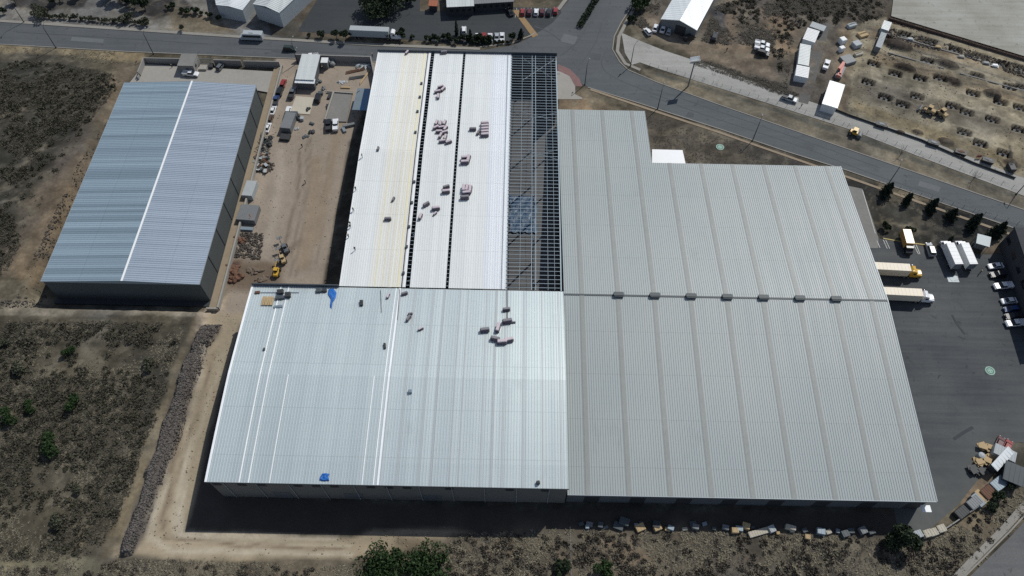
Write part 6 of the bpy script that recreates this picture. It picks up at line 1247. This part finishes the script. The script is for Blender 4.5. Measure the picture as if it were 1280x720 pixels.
for i, px in enumerate([(1145,669),(1157,668),(1164,666.5),(1174,662)]): crate(['grey tub at the left of the yellow crates by the block fence','yellow crate by the block fence, left of three','yellow crate by the block fence, middle of three','yellow crate by the block fence, right of three'][i], px, (2.0,1.7,1.3), 'light_wall' if i == 0 else 'cream', .3)
for px, sz, mm, lab in [((1199,642),(3.4,2.2,1.5),'dark','dark skip nearest the yellow crates by the block fence'),((1214,630),(3.6,2.2,1.6),'grey_box','dark grey container in the row along the block fence'),((1219,627),(3.2,1.8,1.5),'canopy_pale','pale blue container in the row along the block fence'),((1224,622),(3.4,1.4,1.2),'wood','timber-coloured container in the row along the block fence'),((1232,617),(3.6,2.6,1.6),'rust','rust-brown container in the row along the block fence'),((1238,613),(2.4,1.3,1.2),'terracotta','red crate leaning on the rust-brown container'),((1244,607),(4.0,2.6,1.9),'frame_grey','grey container nearest the lean-to shed')]:
    crate(lab, px, sz, mm, heading((1200,642),(1250,602))+1.57*(('timber' in lab) or ('blue' in lab)), 'container', 'container', 'containers along the block fence')
crate('grey-roofed box trailer standing at the junk corner',(1250,570),(5.2,3.0,2.4),'light_wall',-.5,'container','container')
for i, (px, mm, lab) in enumerate([((1227,558),'wood','upper left pallet pile of the junk corner'),((1236,562),'wood','upper right pallet pile of the junk corner'),((1224,571),'light_wall','pale round tank between the pallet piles'),((1222,578),'wood','lower left pallet pile of the junk corner'),((1232,577),'wood','lower middle pallet pile of the junk corner'),((1237,572),'wood','pallet pile nearest the box trailer'),((1216,588),'dark','black scrap load lowest in the junk corner'),((1223,590),'dark','black scrap bin beside the black scrap load')]):
    p = G(*px); mb = MB(); rng = random.Random(i+5)
    for k in range(6): mb.box((rng.uniform(-.4,.4),rng.uniform(-.4,.4),.12+k*.2), (rng.uniform(1.6,2.3),rng.uniform(1.2,1.7),.15), rng.uniform(-.6,.6))
    if 'tank' in lab: mb = MB(); mb.tube((0,0,0),(0,0,1.3), .9, .8, n=12); mb.tube((0,0,1.3),(0,0,1.5), .8, .3, n=12)
    tag(mb.build('round_tank' if 'tank' in lab else 'pallet_pile', M[mm], loc=p), lab, 'tank' if 'tank' in lab else 'pallets')
p = G(1191,349); mb = MB(); mb.cbox((0,0,.06), (3.2,2.2,.12), 0, .03); mb.box((.3,.2,.14), (2.2,1.4,.06), .3); tag(mb.build('sheet_stack', M['canopy_pale'], loc=p), 'flat pale sheet lying in the truck yard below the white box trucks', 'sheet')

# more yard clutter
for px, sz, mm, lab in [((297,347),(2.4,3.0,1.3),'rust','reddish soil heap at the lower left corner of the dirt yard, nearer one'),((291,337),(3.4,2.6,1.1),'rust','reddish soil heap by the retaining wall, above the nearer one'),((318,338),(3.0,2.0,.8),'dirt_heap','low brown soil heap right of the reddish ones'),((327,349),(2.4,1.8,.7),'dirt_heap','low brown soil heap closest to the silver roof corner'),((398,103),(2.0,1.6,1.2),'vent','dark heap against the lean-to'),((404,111),(1.2,1.2,.8),'grey_box','small grey heap right of the lean-to'),((428,103),(2.2,1.4,.5),'light_wall','white rubble scatter above the foundation slab')]:
    if mm == 'dirt_heap' and 'dirt_heap' not in M: M['dirt_heap'] = mat('brown soil', (.15,.115,.085), .95, 0, .25, 1.2)
    p = G(*px); mb = MB(); rng = random.Random(int(px[0]*3))
    for k in range(14): mb.blob((rng.gauss(0,sz[0]*.3),rng.gauss(0,sz[1]*.3),sz[2]*rng.uniform(.1,.35)), (sz[0]*rng.uniform(.16,.36),sz[1]*rng.uniform(.16,.36),sz[2]*rng.uniform(.25,.55)), rng.uniform(0,3), .3, rng=rng)
    tag(mb.build('heap', M[mm], loc=p), lab, 'heap')
for px, sz, mm, lab in [((401,118),(1.6,1.2,1.0),'vent','dark crate beside the shaded black SUV'),((432,110),(3.2,.7,.4),'wood','planks above the foundation slab'),((412,121),(.9,2.6,.6),'dark','dark narrow crate at the left side of the foundation slab'),((410,134),(.9,2.0,.6),'dark','second dark narrow crate at the left side of the foundation slab'),((436,158),(4.0,1.0,.9),'grey_box','grey trough below the foundation slab'),((430,163),(1.0,2.4,.7),'frame_grey','grey frame beside the white parked pickup'),((378,150),(1.2,1.2,1.1),'light_wall','pale box between the cream slab and the tyre heap'),((390,155),(1.6,.8,.5),'vent','dark box left of the black parked pickup')]:
    crate(lab, px, sz, mm, random.uniform(-.5,.5), 'crate')
